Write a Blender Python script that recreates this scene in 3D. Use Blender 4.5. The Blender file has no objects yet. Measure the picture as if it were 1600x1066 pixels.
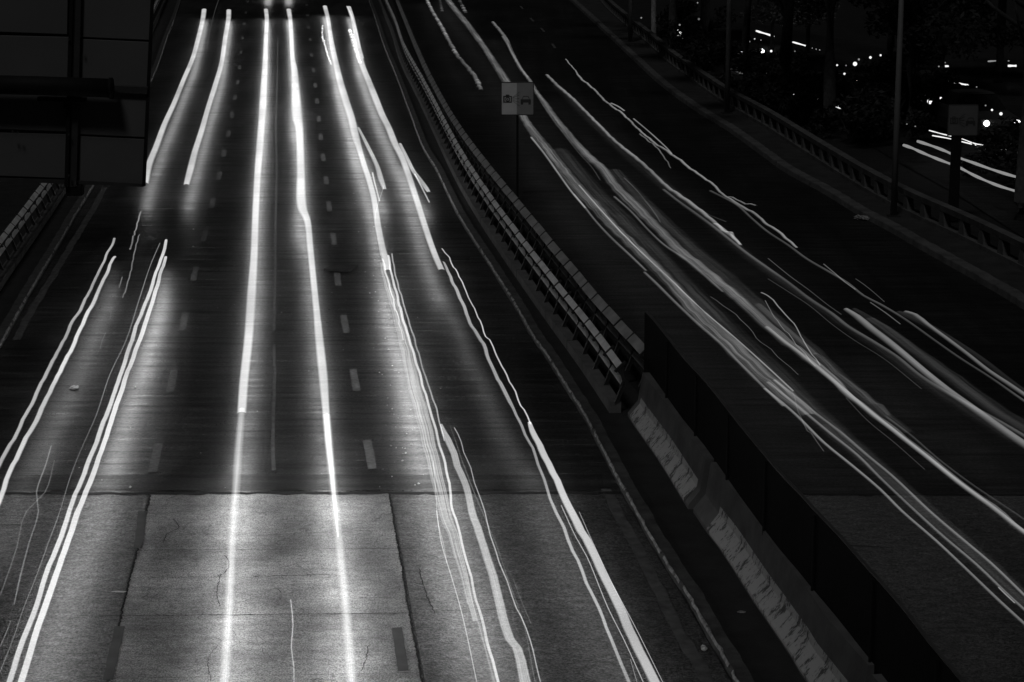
import bpy, bmesh, math, random
from mathutils import Vector
random.seed(7)
R = math.radians
# ---------------------------------------------------------------- camera, sky, light
sc = bpy.context.scene
H = 9.3; F = 3500.0; PIT = math.atan(764.0/F)
cam = bpy.data.objects.new('camera', bpy.data.cameras.new('camera')); sc.collection.objects.link(cam)
cam.location = (0, 0, H); cam.rotation_euler = (math.pi/2-PIT, 0, 0)
cam.data.sensor_width = 36; cam.data.lens = F/1600*36; cam.data.clip_end = 3000
sc.camera = cam
w = bpy.data.worlds.new('World'); sc.world = w; w.use_nodes = True
nt = w.node_tree; bg = nt.nodes['Background']
sky = nt.nodes.new('ShaderNodeTexSky'); sky.sky_type = 'NISHITA'; sky.sun_disc = False
SUN_EL, SUN_AZ = 56, 198           # azimuth the light comes from, clockwise from +Y
sky.sun_elevation = R(SUN_EL); sky.sun_rotation = R(SUN_AZ)
bw = nt.nodes.new('ShaderNodeRGBToBW'); nt.links.new(sky.outputs[0], bw.inputs[0]); nt.links.new(bw.outputs[0], bg.inputs[0])
bg.inputs[1].default_value = 0.0006
sun = bpy.data.objects.new('moon_light', bpy.data.lights.new('moon_light', 'SUN')); sc.collection.objects.link(sun)
sun.data.energy = 0.27; sun.data.angle = R(10); sun.data.color = (1, 1, 1)
d = Vector((math.sin(R(SUN_AZ))*math.cos(R(SUN_EL)), math.cos(R(SUN_AZ))*math.cos(R(SUN_EL)), math.sin(R(SUN_EL))))
sun.rotation_euler = d.to_track_quat('Z', 'Y').to_euler()
vs = sc.view_settings; vs.view_transform = 'Standard'; vs.look = 'None'; vs.exposure = 0; vs.gamma = 1
DOWN = 2.3                          # how much stronger dipped headlamps throw light down on the road

# ---------------------------------------------------------------- helpers
C = sc.collection
cp, sp_ = math.cos(PIT), math.sin(PIT)
def ray(x, y):
    u, v = (x-800)/F, (y-533)/F
    return Vector((u, cp-v*sp_, -sp_-v*cp))
def P(x, y, h=0.0):
    r = ray(x, y); t = (h-H)/r.z
    return Vector((r.x*t, r.y*t, h))
def PY(x, y, Y):
    r = ray(x, y); t = Y/r.y
    return Vector((r.x*t, Y, H+r.z*t))
def depth(p): return p.y*cp+(H-p.z)*sp_
def lin(g):
    g /= 255.0
    return g/12.92 if g < .04045 else ((g+.055)/1.055)**2.4
def parse(s): return [tuple(float(v) for v in t.split(',')) for t in s.split()]
def link(o, parent=None):
    C.objects.link(o)
    if parent: o.parent = parent
    return o
def tag(o, label=None, cat=None, group=None, kind=None):
    if label: o['label'] = label
    if cat: o['category'] = cat
    if group: o['group'] = group
    if kind: o['kind'] = kind
    return o
def thing(name, label, cat, loc=(0, 0, 0), rz=0, group=None):
    o = bpy.data.objects.new(name, None); link(o); o.location = loc; o.rotation_euler = (0, 0, rz); o.empty_display_size = .2
    return tag(o, label, cat, group)
def mesh(name, vs_, fs, m, parent=None, smooth=False, uvs=None, mats=None, idx=None):
    me = bpy.data.meshes.new(name); me.from_pydata([tuple(v) for v in vs_], [], fs)
    for mm in (mats or [m]): me.materials.append(mm)
    if idx:
        for p_, i in zip(me.polygons, idx): p_.material_index = i
    if smooth:
        for p_ in me.polygons: p_.use_smooth = True
    if uvs:
        l = me.uv_layers.new(name='UVMap')
        for lo in me.loops: l.data[lo.index].uv = uvs[lo.vertex_index]
    me.update()
    return link(bpy.data.objects.new(name, me), parent)
class MB:
    def __init__(s): s.v = []; s.f = []
    def add(s, vs_, fs):
        b = len(s.v); s.v += [Vector(v) for v in vs_]; s.f += [tuple(i+b for i in f) for f in fs]; return s
    def box(s, a, b):
        x0, y0, z0 = a; x1, y1, z1 = b
        return s.add([(x0,y0,z0),(x1,y0,z0),(x1,y1,z0),(x0,y1,z0),(x0,y0,z1),(x1,y0,z1),(x1,y1,z1),(x0,y1,z1)],
                     [(0,3,2,1),(4,5,6,7),(0,1,5,4),(1,2,6,5),(2,3,7,6),(3,0,4,7)])
    def tube(s, pts, rs, n=10):
        vs_ = []; m = len(pts)
        for i, p in enumerate(pts):
            p = Vector(p); t = (Vector(pts[min(i+1, m-1)])-Vector(pts[max(i-1, 0)])).normalized()
            a = t.cross(Vector((0, 0, 1)));  a = Vector((1, 0, 0)) if a.length < 1e-3 else a.normalized()
            b = t.cross(a).normalized(); r = rs[i] if hasattr(rs, '__len__') else rs
            for k in range(n):
                an = 2*math.pi*k/n; vs_.append(p+a*r*math.cos(an)+b*r*math.sin(an))
        fs = [(i*n+k, i*n+(k+1) % n, (i+1)*n+(k+1) % n, (i+1)*n+k) for i in range(m-1) for k in range(n)]
        fs += [tuple(range(n))[::-1], tuple((m-1)*n+k for k in range(n))]
        return s.add(vs_, fs)
    def prism(s, prof, A, B):
        """extrude the 2D profile prof between frames A and B (functions (a,b)->Vector)"""
        n = len(prof); vs_ = [A(*q) for q in prof]+[B(*q) for q in prof]
        return s.add(vs_, [(k, (k+1) % n, n+(k+1) % n, n+k) for k in range(n)]+[tuple(range(n))[::-1], tuple(range(n, 2*n))])
    def build(s, name, m, parent=None, smooth=False, fixn=True, bevel=0):
        o = mesh(name, s.v, s.f, m, parent, smooth)
        if fixn:
            bm = bmesh.new(); bm.from_mesh(o.data); bmesh.ops.recalc_face_normals(bm, faces=bm.faces[:]); bm.to_mesh(o.data); bm.free()
        if bevel:
            b = o.modifiers.new('bevel', 'BEVEL'); b.width = bevel; b.segments = 2; b.limit_method = 'ANGLE'
        return o
def catmull(pts, step=.6):
    """pts: tuples of floats (first 3 position); returns list resampled through a Catmull-Rom spline"""
    out = []
    n = len(pts)
    for i in range(n-1):
        p0, p1, p2, p3 = pts[max(i-1, 0)], pts[i], pts[i+1], pts[min(i+2, n-1)]
        L = math.dist(p1[:3], p2[:3]); k = max(2, min(60, int(L/step)))
        d0 = max(math.dist(p0[:3], p1[:3]), 1e-6)**.5; d1 = max(L, 1e-6)**.5; d2 = max(math.dist(p2[:3], p3[:3]), 1e-6)**.5
        for j in range(k):
            t = j/k; q = []
            for c in range(len(p1)):
                m1 = (p2[c]-p1[c]) if i == 0 else (p2[c]-p1[c] + d1*((p1[c]-p0[c])/d0-(p2[c]-p0[c])/(d0+d1)))
                m2 = (p2[c]-p1[c]) if i == n-2 else (p2[c]-p1[c] + d1*((p3[c]-p2[c])/d2-(p3[c]-p1[c])/(d1+d2)))
                if i > 0: m1 = d1*((p1[c]-p0[c])/d0-(p2[c]-p0[c])/(d0+d1)+(p2[c]-p1[c])/d1)
                if i < n-2: m2 = d1*((p2[c]-p1[c])/d1-(p3[c]-p1[c])/(d1+d2)+(p3[c]-p2[c])/d2)
                h00 = 2*t**3-3*t*t+1; h10 = t**3-2*t*t+t; h01 = -2*t**3+3*t*t; h11 = t**3-t*t
                q.append(h00*p1[c]+h10*m1+h01*p2[c]+h11*m2)
            out.append(tuple(q))
    out.append(tuple(pts[-1])); return out
def wpath(s, h=0, step=.8, even=None):
    pts = [tuple(P(q[0], q[1], h)) for q in (parse(s) if isinstance(s, str) else s)]
    c = [Vector(q) for q in catmull(pts, step)]
    return resample(c, even) if even else c
def resample(c, d_):
    out = [c[0].copy()]; acc = 0
    for a, b in zip(c, c[1:]):
        L = (b-a).length; t = d_-acc
        while t <= L:
            out.append(a.lerp(b, t/L)); t += d_
        acc = (acc+L) % d_
    return out
def frames(c):
    """(point, tangent, right-hand normal) in plan"""
    o = []
    for i, p in enumerate(c):
        t = (c[min(i+1, len(c)-1)]-c[max(i-1, 0)]); t.z = 0; t.normalize(); o.append((p, t, Vector((t.y, -t.x, 0))))
    return o
def sweep(mb, c, prof, side=1, close=True):
    """sweep profile [(n,z)...] along plan path c; n measured to `side`"""
    fr = frames(c); n = len(prof); vs_ = []
    for p, t, nn in fr:
        for a, z in prof: vs_.append(Vector((p.x, p.y, 0))+nn*side*a+Vector((0, 0, z)))
    m = len(fr); k_ = n if close else n-1
    fs = [(i*n+k, i*n+(k+1) % n, (i+1)*n+(k+1) % n, (i+1)*n+k) for i in range(m-1) for k in range(k_)]
    if close: fs += [tuple(range(n)), tuple((m-1)*n+k for k in range(n))[::-1]]
    return mb.add(vs_, fs)

# ---------------------------------------------------------------- materials
def newmat(name):
    m = bpy.data.materials.new(name); m.use_nodes = True; n = m.node_tree; b = n.nodes['Principled BSDF']; return m, n, b
def nd(n, t, **kw):
    x = n.nodes.new(t)
    for k, v in kw.items():
        if k in x.inputs: x.inputs[k].default_value = v
        else: setattr(x, k, v)
    return x
def noise(n, scale, stretch=(1, 1, 1), detail=4, rough=.6, co='Object'):
    tc = nd(n, 'ShaderNodeTexCoord'); mp = nd(n, 'ShaderNodeMapping'); mp.inputs['Scale'].default_value = stretch
    n.links.new(tc.outputs[co], mp.inputs[0]); t = nd(n, 'ShaderNodeTexNoise', Scale=scale, Detail=detail, Roughness=rough)
    n.links.new(mp.outputs[0], t.inputs['Vector']); return t.outputs['Fac']
def mr(n, src, a, b, c, d_, smooth=False):
    x = nd(n, 'ShaderNodeMapRange'); x.clamp = True
    if smooth: x.interpolation_type = 'SMOOTHSTEP'
    for i, v in enumerate((a, b, c, d_)):
        if hasattr(v, 'links') or hasattr(v, 'is_output'): n.links.new(v, x.inputs[i+1])
        else: x.inputs[i+1].default_value = v
    n.links.new(src, x.inputs[0]); return x.outputs[0]
def mth(n, op, a, b=0.0):
    x = nd(n, 'ShaderNodeMath', operation=op)
    for i, v in enumerate((a, b)):
        if isinstance(v, (int, float)): x.inputs[i].default_value = v
        else: n.links.new(v, x.inputs[i])
    return x.outputs[0]
def plain(name, base, rough=.7, metal=0, var=.25, scale=3, bump=.1, bscale=None, spec=.5):
    m, n, b = newmat(name)
    f = noise(n, scale, detail=6)
    v = mr(n, f, .3, .7, base*(1-var), base*(1+var))
    cb = nd(n, 'ShaderNodeCombineColor')
    for i in range(3): n.links.new(v, cb.inputs[i])
    n.links.new(cb.outputs[0], b.inputs['Base Color'])
    b.inputs['Roughness'].default_value = rough; b.inputs['Metallic'].default_value = metal; b.inputs['Specular IOR Level'].default_value = spec
    if bump:
        bp = nd(n, 'ShaderNodeBump', Strength=bump, Distance=.02); n.links.new(noise(n, bscale or scale*8, detail=5), bp.inputs['Height'])
        n.links.new(bp.outputs[0], b.inputs['Normal'])
    return m
def setcol(n, b, v):
    cb = nd(n, 'ShaderNodeCombineColor')
    for i in range(3): n.links.new(v, cb.inputs[i])
    n.links.new(cb.outputs[0], b.inputs['Base Color'])
def asphalt_mat(name, base, rlo, rhi):
    m, n, b = newmat(name)
    st = noise(n, 1.0, (.5, 4.0, 1), 9, .72); big = noise(n, .35, (1, .4, 1), 4); gr = noise(n, 55, detail=3, rough=.7)
    rut = noise(n, 1.2, (1.6, .03, 1), 3)
    a = mr(n, st, .38, .64, .35, 1.9); c = mr(n, big, .38, .62, .6, 1.4); g = mth(n, 'MULTIPLY', mr(n, gr, .38, .66, .45, 1.9), mr(n, noise(n, 17, (1, 1.6, 1), 4, .75), .36, .66, .55, 1.6)); r2 = mr(n, rut, .35, .65, .75, 1.25)
    v = mth(n, 'MULTIPLY', mth(n, 'MULTIPLY', mth(n, 'MULTIPLY', a, c), mth(n, 'MULTIPLY', g, r2)), base)
    setcol(n, b, v)
    n.links.new(mr(n, mth(n, 'ADD', mth(n, 'MULTIPLY', st, .5), mth(n, 'MULTIPLY', noise(n, 17, (1, 1.6, 1), 4, .75), .5)), .38, .62, rhi, rlo), b.inputs['Roughness'])
    hgt = mth(n, 'ADD', mth(n, 'MULTIPLY', st, 1.0), mth(n, 'MULTIPLY', gr, .2))
    b.inputs['Specular IOR Level'].default_value = .4
    bp = nd(n, 'ShaderNodeBump', Strength=.7, Distance=.02); n.links.new(hgt, bp.inputs['Height']); n.links.new(bp.outputs[0], b.inputs['Normal'])
    return m
def aggregate_mat(name, base):
    m, n, b = newmat(name)
    g1 = noise(n, 24, detail=3, rough=.85); g2 = noise(n, 5, (1, 1.6, 1), 5); g3 = noise(n, .8, detail=3)
    v = mth(n, 'MULTIPLY', mr(n, g1, .42, .60, .05, 2.8), mth(n, 'MULTIPLY', mr(n, g2, .3, .7, .6, 1.4), mr(n, g3, .3, .7, .75, 1.25)))
    setcol(n, b, mth(n, 'MULTIPLY', v, base))
    n.links.new(mr(n, g2, .35, .65, .5, .3), b.inputs['Roughness'])
    bp = nd(n, 'ShaderNodeBump', Strength=.8, Distance=.02); n.links.new(g1, bp.inputs['Height']); n.links.new(bp.outputs[0], b.inputs['Normal'])
    return m
def slab_mat(name, base):
    m, n, b = newmat(name)
    st = noise(n, 1.6, (.9, 4, 1), 9, .72); g1 = noise(n, 50, detail=3); g3 = noise(n, .9, (1, .7, 1), 4)
    tc = nd(n, 'ShaderNodeTexCoord'); nz = nd(n, 'ShaderNodeTexNoise', Scale=3.0, Detail=4)
    n.links.new(tc.outputs['Object'], nz.inputs['Vector'])
    mx = nd(n, 'ShaderNodeMix', data_type='VECTOR'); mx.inputs[0].default_value = .18
    n.links.new(tc.outputs['Object'], mx.inputs[4]); n.links.new(nz.outputs['Color'], mx.inputs[5])
    vo = nd(n, 'ShaderNodeTexVoronoi', feature='DISTANCE_TO_EDGE', Scale=1.5); n.links.new(mx.outputs[1], vo.inputs['Vector'])
    cr = mr(n, vo.outputs['Distance'], 0, .009, 0, 1)
    mask = mr(n, noise(n, 1.1, detail=2), .44, .56, 1, 0); cr = mth(n, 'MAXIMUM', cr, mask)
    v = mth(n, 'MULTIPLY', mr(n, st, .35, .65, .78, 1.22), mth(n, 'MULTIPLY', mr(n, g1, .40, .60, .45, 1.55), mr(n, g3, .36, .64, .62, 1.3)))
    v = mth(n, 'MULTIPLY', mth(n, 'MULTIPLY', v, mr(n, noise(n, 9, (1, 1.5, 1), 6, .8), .38, .5, .6, 1.08)), mr(n, cr, 0, 1, .3, 1))
    setcol(n, b, mth(n, 'MULTIPLY', v, base)); b.inputs['Roughness'].default_value = .5
    h = mth(n, 'ADD', mth(n, 'ADD', st, mth(n, 'MULTIPLY', g1, .4)), mth(n, 'MULTIPLY', cr, .3))
    bp = nd(n, 'ShaderNodeBump', Strength=.5, Distance=.02); n.links.new(h, bp.inputs['Height']); n.links.new(bp.outputs[0], b.inputs['Normal'])
    return m
def trail_mats():
    m, n, b = newmat('lamp_streak'); n.nodes.remove(b); out = [x for x in n.nodes if x.type == 'OUTPUT_MATERIAL'][0]
    oi = nd(n, 'ShaderNodeObjectInfo'); sep = nd(n, 'ShaderNodeSeparateColor'); n.links.new(oi.outputs['Color'], sep.inputs[0])
    uv = nd(n, 'ShaderNodeUVMap'); sx = nd(n, 'ShaderNodeSeparateXYZ'); n.links.new(uv.outputs[0], sx.inputs[0]); u = sx.outputs[0]
    e1 = mr(n, u, 0.0, sep.outputs[1], 0, 1, True); e2 = mr(n, mth(n, 'SUBTRACT', 1.0, u), 0.0, sep.outputs[1], 0, 1, True)
    mp = nd(n, 'ShaderNodeMapping'); mp.inputs['Scale'].default_value = (1, .012, 1); n.links.new(uv.outputs[0], mp.inputs[0])
    ad = nd(n, 'ShaderNodeVectorMath', operation='ADD'); n.links.new(mp.outputs[0], ad.inputs[0]); n.links.new(oi.outputs['Random'], ad.inputs[1])
    nz = nd(n, 'ShaderNodeTexNoise', Scale=17.0, Detail=2, Roughness=.6); n.links.new(ad.outputs[0], nz.inputs['Vector'])
    stv = mr(n, nz.outputs['Fac'], .38, .62, 1, 0)
    a = mth(n, 'MULTIPLY', mth(n, 'MULTIPLY', e1, e2), mth(n, 'SUBTRACT', 1.0, mth(n, 'MULTIPLY', stv, sep.outputs[2])))
    vv = nd(n, 'ShaderNodeTexNoise', noise_dimensions='1D', Scale=.16, Detail=3); n.links.new(mth(n, 'ADD', sx.outputs[1], mth(n, 'MULTIPLY', oi.outputs['Random'], 900.0)), vv.inputs['W'])
    a = mth(n, 'MULTIPLY', a, mr(n, vv.outputs['Fac'], .32, .6, .72, 1.06))
    em = nd(n, 'ShaderNodeEmission'); n.links.new(mth(n, 'MULTIPLY', a, sep.outputs[0]), em.inputs[1]); tr = nd(n, 'ShaderNodeBsdfTransparent'); mx = nd(n, 'ShaderNodeAddShader')
    n.links.new(tr.outputs[0], mx.inputs[0]); n.links.new(em.outputs[0], mx.inputs[1]); n.links.new(mx.outputs[0], out.inputs[0])
    m2, n, b = newmat('lamp_streak_dipped_beam'); n.nodes.remove(b); out = [x for x in n.nodes if x.type == 'OUTPUT_MATERIAL'][0]
    oi = nd(n, 'ShaderNodeObjectInfo'); em = nd(n, 'ShaderNodeEmission'); g = nd(n, 'ShaderNodeNewGeometry'); tr = nd(n, 'ShaderNodeBsdfTransparent'); mx = nd(n, 'ShaderNodeAddShader')
    front = mth(n, 'SUBTRACT', 1.0, g.outputs['Backfacing'])          # one-sided lamp: shines down only
    n.links.new(mth(n, 'MULTIPLY', mth(n, 'MULTIPLY', oi.outputs['Alpha'], 10.0), front), em.inputs[1])
    n.links.new(em.outputs[0], mx.inputs[0]); n.links.new(tr.outputs[0], mx.inputs[1]); n.links.new(mx.outputs[0], out.inputs[0])
    m2.cycles.emission_sampling = 'FRONT'
    return m, m2
def glow(name, v):
    m, n, b = newmat(name); n.nodes.remove(b); out = [x for x in n.nodes if x.type == 'OUTPUT_MATERIAL'][0]
    em = nd(n, 'ShaderNodeEmission'); em.inputs[1].default_value = v; n.links.new(em.outputs[0], out.inputs[0]); return m
M = dict(
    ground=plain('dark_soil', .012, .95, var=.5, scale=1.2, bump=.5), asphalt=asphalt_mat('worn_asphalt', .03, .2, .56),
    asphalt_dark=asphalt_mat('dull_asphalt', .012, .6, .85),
    asphalt_patch=asphalt_mat('patched_asphalt', .024, .4, .65), aggregate=aggregate_mat('exposed_aggregate', .06), slab=slab_mat('concrete_slab', .32),
    aggregate_dim=aggregate_mat('worn_aggregate', .045),
    paint=plain('worn_white_paint', .15, .6, var=.45, scale=14, bump=.2), paint_faint=plain('faded_paint', .09, .7, var=.6, scale=5),
    tar=plain('black_paint', .09, .7, var=.3), joint=plain('joint_gap', .008, .9), crack=plain('crack', .012, .95, bump=0),
    kerb=plain('kerb_concrete', .07, .8, var=.5, scale=4, bump=.6), kerb_edge=plain('lit_kerb_edge', .3, .6, var=.8, scale=9, bump=.8),
    deck=plain('median_deck', .022, .9, var=.4, scale=2, bump=.3), concrete=plain('parapet_concrete', .13, .85, var=.35, scale=2.5, bump=.4),
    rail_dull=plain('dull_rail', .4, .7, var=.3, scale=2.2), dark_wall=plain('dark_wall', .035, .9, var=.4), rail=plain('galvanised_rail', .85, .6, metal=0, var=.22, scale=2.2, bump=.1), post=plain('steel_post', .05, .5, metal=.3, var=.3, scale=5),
    screen=plain('black_screen', .004, .8, var=.7, scale=1.5, bump=.3, spec=.15), screen_edge=plain('screen_edge', .08, .6),
    board=plain('sign_back', .12, .75, var=.12, scale=.8, bump=.05), frame=plain('gantry_steel', .045, .6, var=.3),
    beam=plain('gantry_beam', .012, .7, spec=.2), pole=plain('painted_pole', .16, .6, var=.15, scale=2),
    bark=plain('bark', .06, .95, var=.5, scale=6, bump=1), pale_bark=plain('pale_lit_bark', .5, .9, var=.4, scale=5, bump=.8),
    leaf_lit=plain('lit_leaf', .13, .7, var=.9, scale=2.5, bump=0), leaf=plain('leaf', .012, .7, var=.5, scale=1.5, bump=0), pavement=plain('pavement_concrete', .04, .9, var=.4, scale=1.6, bump=.4),
    balus=plain('balustrade_concrete', .12, .9, var=.4, scale=2, bump=.4),
    signface=plain('sign_face', .75, .5, var=.08, scale=3, bump=0), signdark=plain('sign_face_grey', .35, .5, var=.08, scale=3, bump=0),
    signdim=plain('unlit_sign_face', .14, .6, var=.08, bump=0), ink=plain('sign_ink', .06, .6, bump=0), litter=plain('litter', .6, .7, var=.5, scale=12, bump=.6), rubble=plain('rubble', .4, .9, var=.5, scale=9, bump=.8),
    wood=plain('wet_board', .03, .6, var=.4, scale=6), carpaint=plain('car_paint', .06, .3, var=.05, bump=0), glass=plain('car_glass', .02, .1, bump=0),
    rubber=plain('rubber', .02, .8, bump=0), iron=plain('cast_iron', .03, .6, metal=.5))
M['jersey'] = plain('jersey_concrete', .12, .9, var=.3, scale=2.2, bump=.4)
STREAK, BEAM = trail_mats()
# peeling white paint on the toe of the concrete barrier
m, n, b = newmat('peeling_paint'); f1 = noise(n, 3.0, (.8, 1.5, 1), 9, .8); f2 = noise(n, 14, (.7, 2.5, .5), 4)
k = mth(n, 'ADD', mth(n, 'MULTIPLY', f1, .8), mth(n, 'MULTIPLY', f2, .2)); setcol(n, b, mr(n, k, .445, .485, .08, .48)); b.inputs['Roughness'].default_value = .8
bp = nd(n, 'ShaderNodeBump', Strength=.5, Distance=.02); n.links.new(k, bp.inputs['Height']); n.links.new(bp.outputs[0], b.inputs['Normal']); M['peel'] = m

# ---------------------------------------------------------------- ground, roads, kerbs
tag(mesh('ground', [(-900, -200, -.05), (900, -200, -.05), (900, 1800, -.05), (-900, 1800, -.05)], [(0, 1, 2, 3)], M['ground']), kind='structure')
KERB_L = "-120,770 -60,655 0,548 25,503 50,458 75,416 100,374 120,338 140,305 150,288 180,235 210,180 233,137 247,105 262,60 277,20 287,-15 296,-45"
KERB_C = "1240,1240 1190,1150 1140,1058 1120,1022 1102,992 1072,937 1050,905 1009,837 985,793 962,752 937,703 915,660 880,604 850,556 832,531 805,483 760,411 717,342 697,302 680,266 662,237 641,182 617,117 600,75 585,28 575,0 565,-35"
KERB_R = "1760,590 1670,530 1585,475 1540,448 1487,418 1420,380 1375,354 1340,336 1287,303 1225,269 1200,251 1137,205 1087,174 1037,138 987,92 945,52 900,10 865,-20"
SCREEN = "1600,1178 1506,1066 1450,1000 1412,950 1350,880 1312,837 1272,795 1252,773 1225,745 1200,716 1170,680 1142,645 1105,598 1070,560 1046,530 1017,494 1009,486"
FARRAIL = "1005,549 985,527 960,500 940,478 920,455 900,429 877,402 860,382 840,357 822,335 800,308 772,274 750,246 722,208 695,165 670,118 650,74 632,30 620,0 610,-30"
def xat(path, Y):
    c = sorted(path, key=lambda p: p.y)
    for a, b_ in zip(c, c[1:]):
        if a.y <= Y <= b_.y: return a.x+(b_.x-a.x)*(Y-a.y)/max(b_.y-a.y, 1e-6)
    a, b_ = (c[0], c[6]) if Y < c[0].y else (c[-7], c[-1])
    return a.x+(b_.x-a.x)*(Y-a.y)/(b_.y-a.y)
def up(c): return c if c[0].y < c[-1].y else c[::-1]      # every plan path runs away from the camera: +1 side is to the right
kl, kc, kr = up(wpath(KERB_L)), up(wpath(KERB_C)), up(wpath(KERB_R))
scr = wpath(SCREEN, 1.75); far = wpath(FARRAIL, .87)
med = scr+[p.copy() for p in far]
def strip(name, fl, fr_, Y0, Y1, z, m, nx=10, dy=1.5):
    vs_ = []; fs = []; ny = int((Y1-Y0)/dy)+1
    for j in range(ny+1):
        Y = Y0+(Y1-Y0)*j/ny; a, b_ = fl(Y), fr_(Y)
        for i in range(nx+1): vs_.append((a+(b_-a)*i/nx, Y, z))
    for j in range(ny):
        for i in range(nx): q = j*(nx+1)+i; fs.append((q, q+1, q+nx+2, q+nx+1))
    return mesh(name, vs_, fs, m)
YJ = P(430, 771).y
tag(strip('road', lambda Y: xat(kl, Y), lambda Y: xat(kc, Y), 12, 190, 0, M['asphalt']), kind='structure')
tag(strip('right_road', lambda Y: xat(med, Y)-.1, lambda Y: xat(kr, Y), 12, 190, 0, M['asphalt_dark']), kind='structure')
# concrete deck below the expansion joint
def line2(s):
    c = wpath(s); return lambda Y: xat(c, Y)
sl, sr = line2("235,775 215,860 186,978 170,1066 150,1180"), line2("608,772 613,800 627,880 640,960 652,1020 660,1066 675,1180")
tag(strip('concrete_slab', sl, sr, 14, YJ, .004, M['slab'], 6), kind='structure')
tag(strip('aggregate_deck_left', lambda Y: xat(kl, Y), lambda Y: sl(Y)-.03, 14, YJ-.04, .004, M['aggregate'], 8), kind='structure')
tag(strip('aggregate_deck_right', lambda Y: sr(Y)+.03, lambda Y: xat(kc, Y)-.02, 14, YJ-.04, .004, M['aggregate'], 8), kind='structure')
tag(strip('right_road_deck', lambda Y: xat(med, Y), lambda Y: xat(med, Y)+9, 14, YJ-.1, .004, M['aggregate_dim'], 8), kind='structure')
mb = MB()
def flatstrip(mb, pts, wid, z, jag=0):
    c = [Vector(p) for p in pts]; vs_ = []
    for p, t, nn in frames(c):
        a = wid*(.5+jag*random.random()); b_ = wid*(.5+jag*random.random())
        vs_ += [Vector((p.x, p.y, z))-nn*a, Vector((p.x, p.y, z))+nn*b_]
    mb.add(vs_, [(2*i, 2*i+1, 2*i+3, 2*i+2) for i in range(len(c)-1)])
def jitter(pts, d_, step=.12):
    c = resample([Vector(p) for p in pts], step)
    return [p+Vector((random.uniform(-d_, d_), random.uniform(-d_, d_), 0)) for p in c]
flatstrip(mb, jitter([(-14, YJ-.05, 0), (xat(kc, YJ), YJ, 0)], .028), .09, .009, .5)
flatstrip(mb, jitter([(xat(med, YJ)+.1, YJ-.06, 0), (xat(med, YJ)+9, YJ-.15, 0)], .01), .06, .009, .5)
tag(mb.build('expansion_joint', M['joint'], fixn=False), kind='structure')
mb = MB()
for s, wd in (("608,772 613,800 627,880 640,960 652,1020 660,1066 670,1120", .02), ("235,775 215,860 203,905 186,978 170,1066", .018)):
    flatstrip(mb, jitter(wpath(s, 0), .007, .06), wd*.7, .010, .95)
for s, wd in (("200,861 650,858", .012), ("120,964 660,959", .018), ("395,902 520,899", .02), ("205,903 400,903", .008), ("400,838 620,828", .008),
              ("560,935 640,936", .008), ("175,1062 660,1052", .007), ("0,821 60,820", .02), ("340,902 352,896 358,880 350,868", .014), ("270,812 280,825 262,835 255,850", .01),
              ("345,898 338,930 345,950", .01), ("1325,853 1400,857", .02), ("690,955 900,952", .012), ("400,533 560,525", .008), ("270,596 400,600", .006),
              ("575,1010 572,1030 565,1050", .01), ("655,890 668,935 680,960", .012), ("420,925 430,920 440,927", .01), ("340,1010 325,1030 330,1066", .008)):
    flatstrip(mb, jitter(wpath(s, 0), .009, .05), wd*.4, .011, 1.2)
tag(mb.build('road_cracks', M['crack'], fixn=False), kind='structure')
mb = MB()
for y0, y1 in ((742, 766),):
    Ya, Yb = P(430, y1).y, P(430, y0).y; n_ = 40
    e0 = [random.uniform(-.03, .03) for _ in range(n_+1)]; a0, a1 = xat(kl, Ya)+.3, xat(kc, Ya)-.25
    vs_ = [(a0+(a1-a0)*i/n_, Ya+e0[i]*.5, .0045) for i in range(n_+1)]+[(a0+(a1-a0)*i/n_, Yb+e0[i], .0045) for i in range(n_+1)]
    mb.add(vs_, [(i, i+1, n_+2+i, n_+1+i) for i in range(n_)])
tag(mb.build('road_patches', M['asphalt_patch'], fixn=False), kind='structure')
# lane markings
LD = "387,3 384,20 381.5,38 379,60 376.5,82 374,105.5 371.5,129 367.5,153 362.5,180 357,209 350,240 342.5,275.5 332,318 319.5,369 304.3,428 287.5,502.5 269,595.5 243.5,715 225,800"
RD = "479,8 480.7,24 482.5,43 484.5,62 487,86.5 490,110 492.5,134 495.5,158.5 498.5,186 501.3,214.5 505,246.5 509.8,282 514.3,323 521.3,374 527.5,435.5 539,506.5 554.5,594 577.5,710.5 595,800"
mb = MB(); r3 = []
for s in (LD, RD):
    pts = parse(s); path = wpath([(q[0], q[1]) for q in pts])
    for q in pts[:-1]:
        c = P(q[0], q[1]).y
        a, b_ = c-.86, c+.86
        flatstrip(mb, [Vector((xat(path, a+(b_-a)*t/6), a+(b_-a)*t/6, 0)) for t in range(7)], .13, .008, .06)
rl = "865,72 848,47 831,31 815,12"
path = wpath(rl)
for q in parse(rl): c = P(q[0], q[1]).y; flatstrip(mb, [Vector((xat(path, c+d_), c+d_, 0)) for d_ in (-1.3, 0, 1.3)], .12, .008)
tag(mb.build('lane_markings', M['paint'], fixn=False), kind='structure')
mb = MB()
for s, wd in (("1120,1090 1092,1040 1060,985 1030,925 1000,865 970,812 945,760", .13), ("25,532 50,485 85,428 110,386 145,328 165,291", .13),
              ("428,540 429,600 427,650 427,740", .05), ("434,60 433,130 431,200 432,266 431,330 430,420 428,520", .04)):
    flatstrip(mb, jitter(wpath(s, 0), .008, .25), wd, .007, .3)
tag(mb.build('faded_lines', M['paint_faint'], fixn=False), kind='structure')
mb = MB()
for s in ("223,800 216,858", "187,980 169,1064", "620,982 630,1050"):
    flatstrip(mb, wpath(s, 0, .2), .11, .0125, .12)
tag(mb.build('blacked_out_markings', M['tar'], fixn=False), kind='structure')
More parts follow.
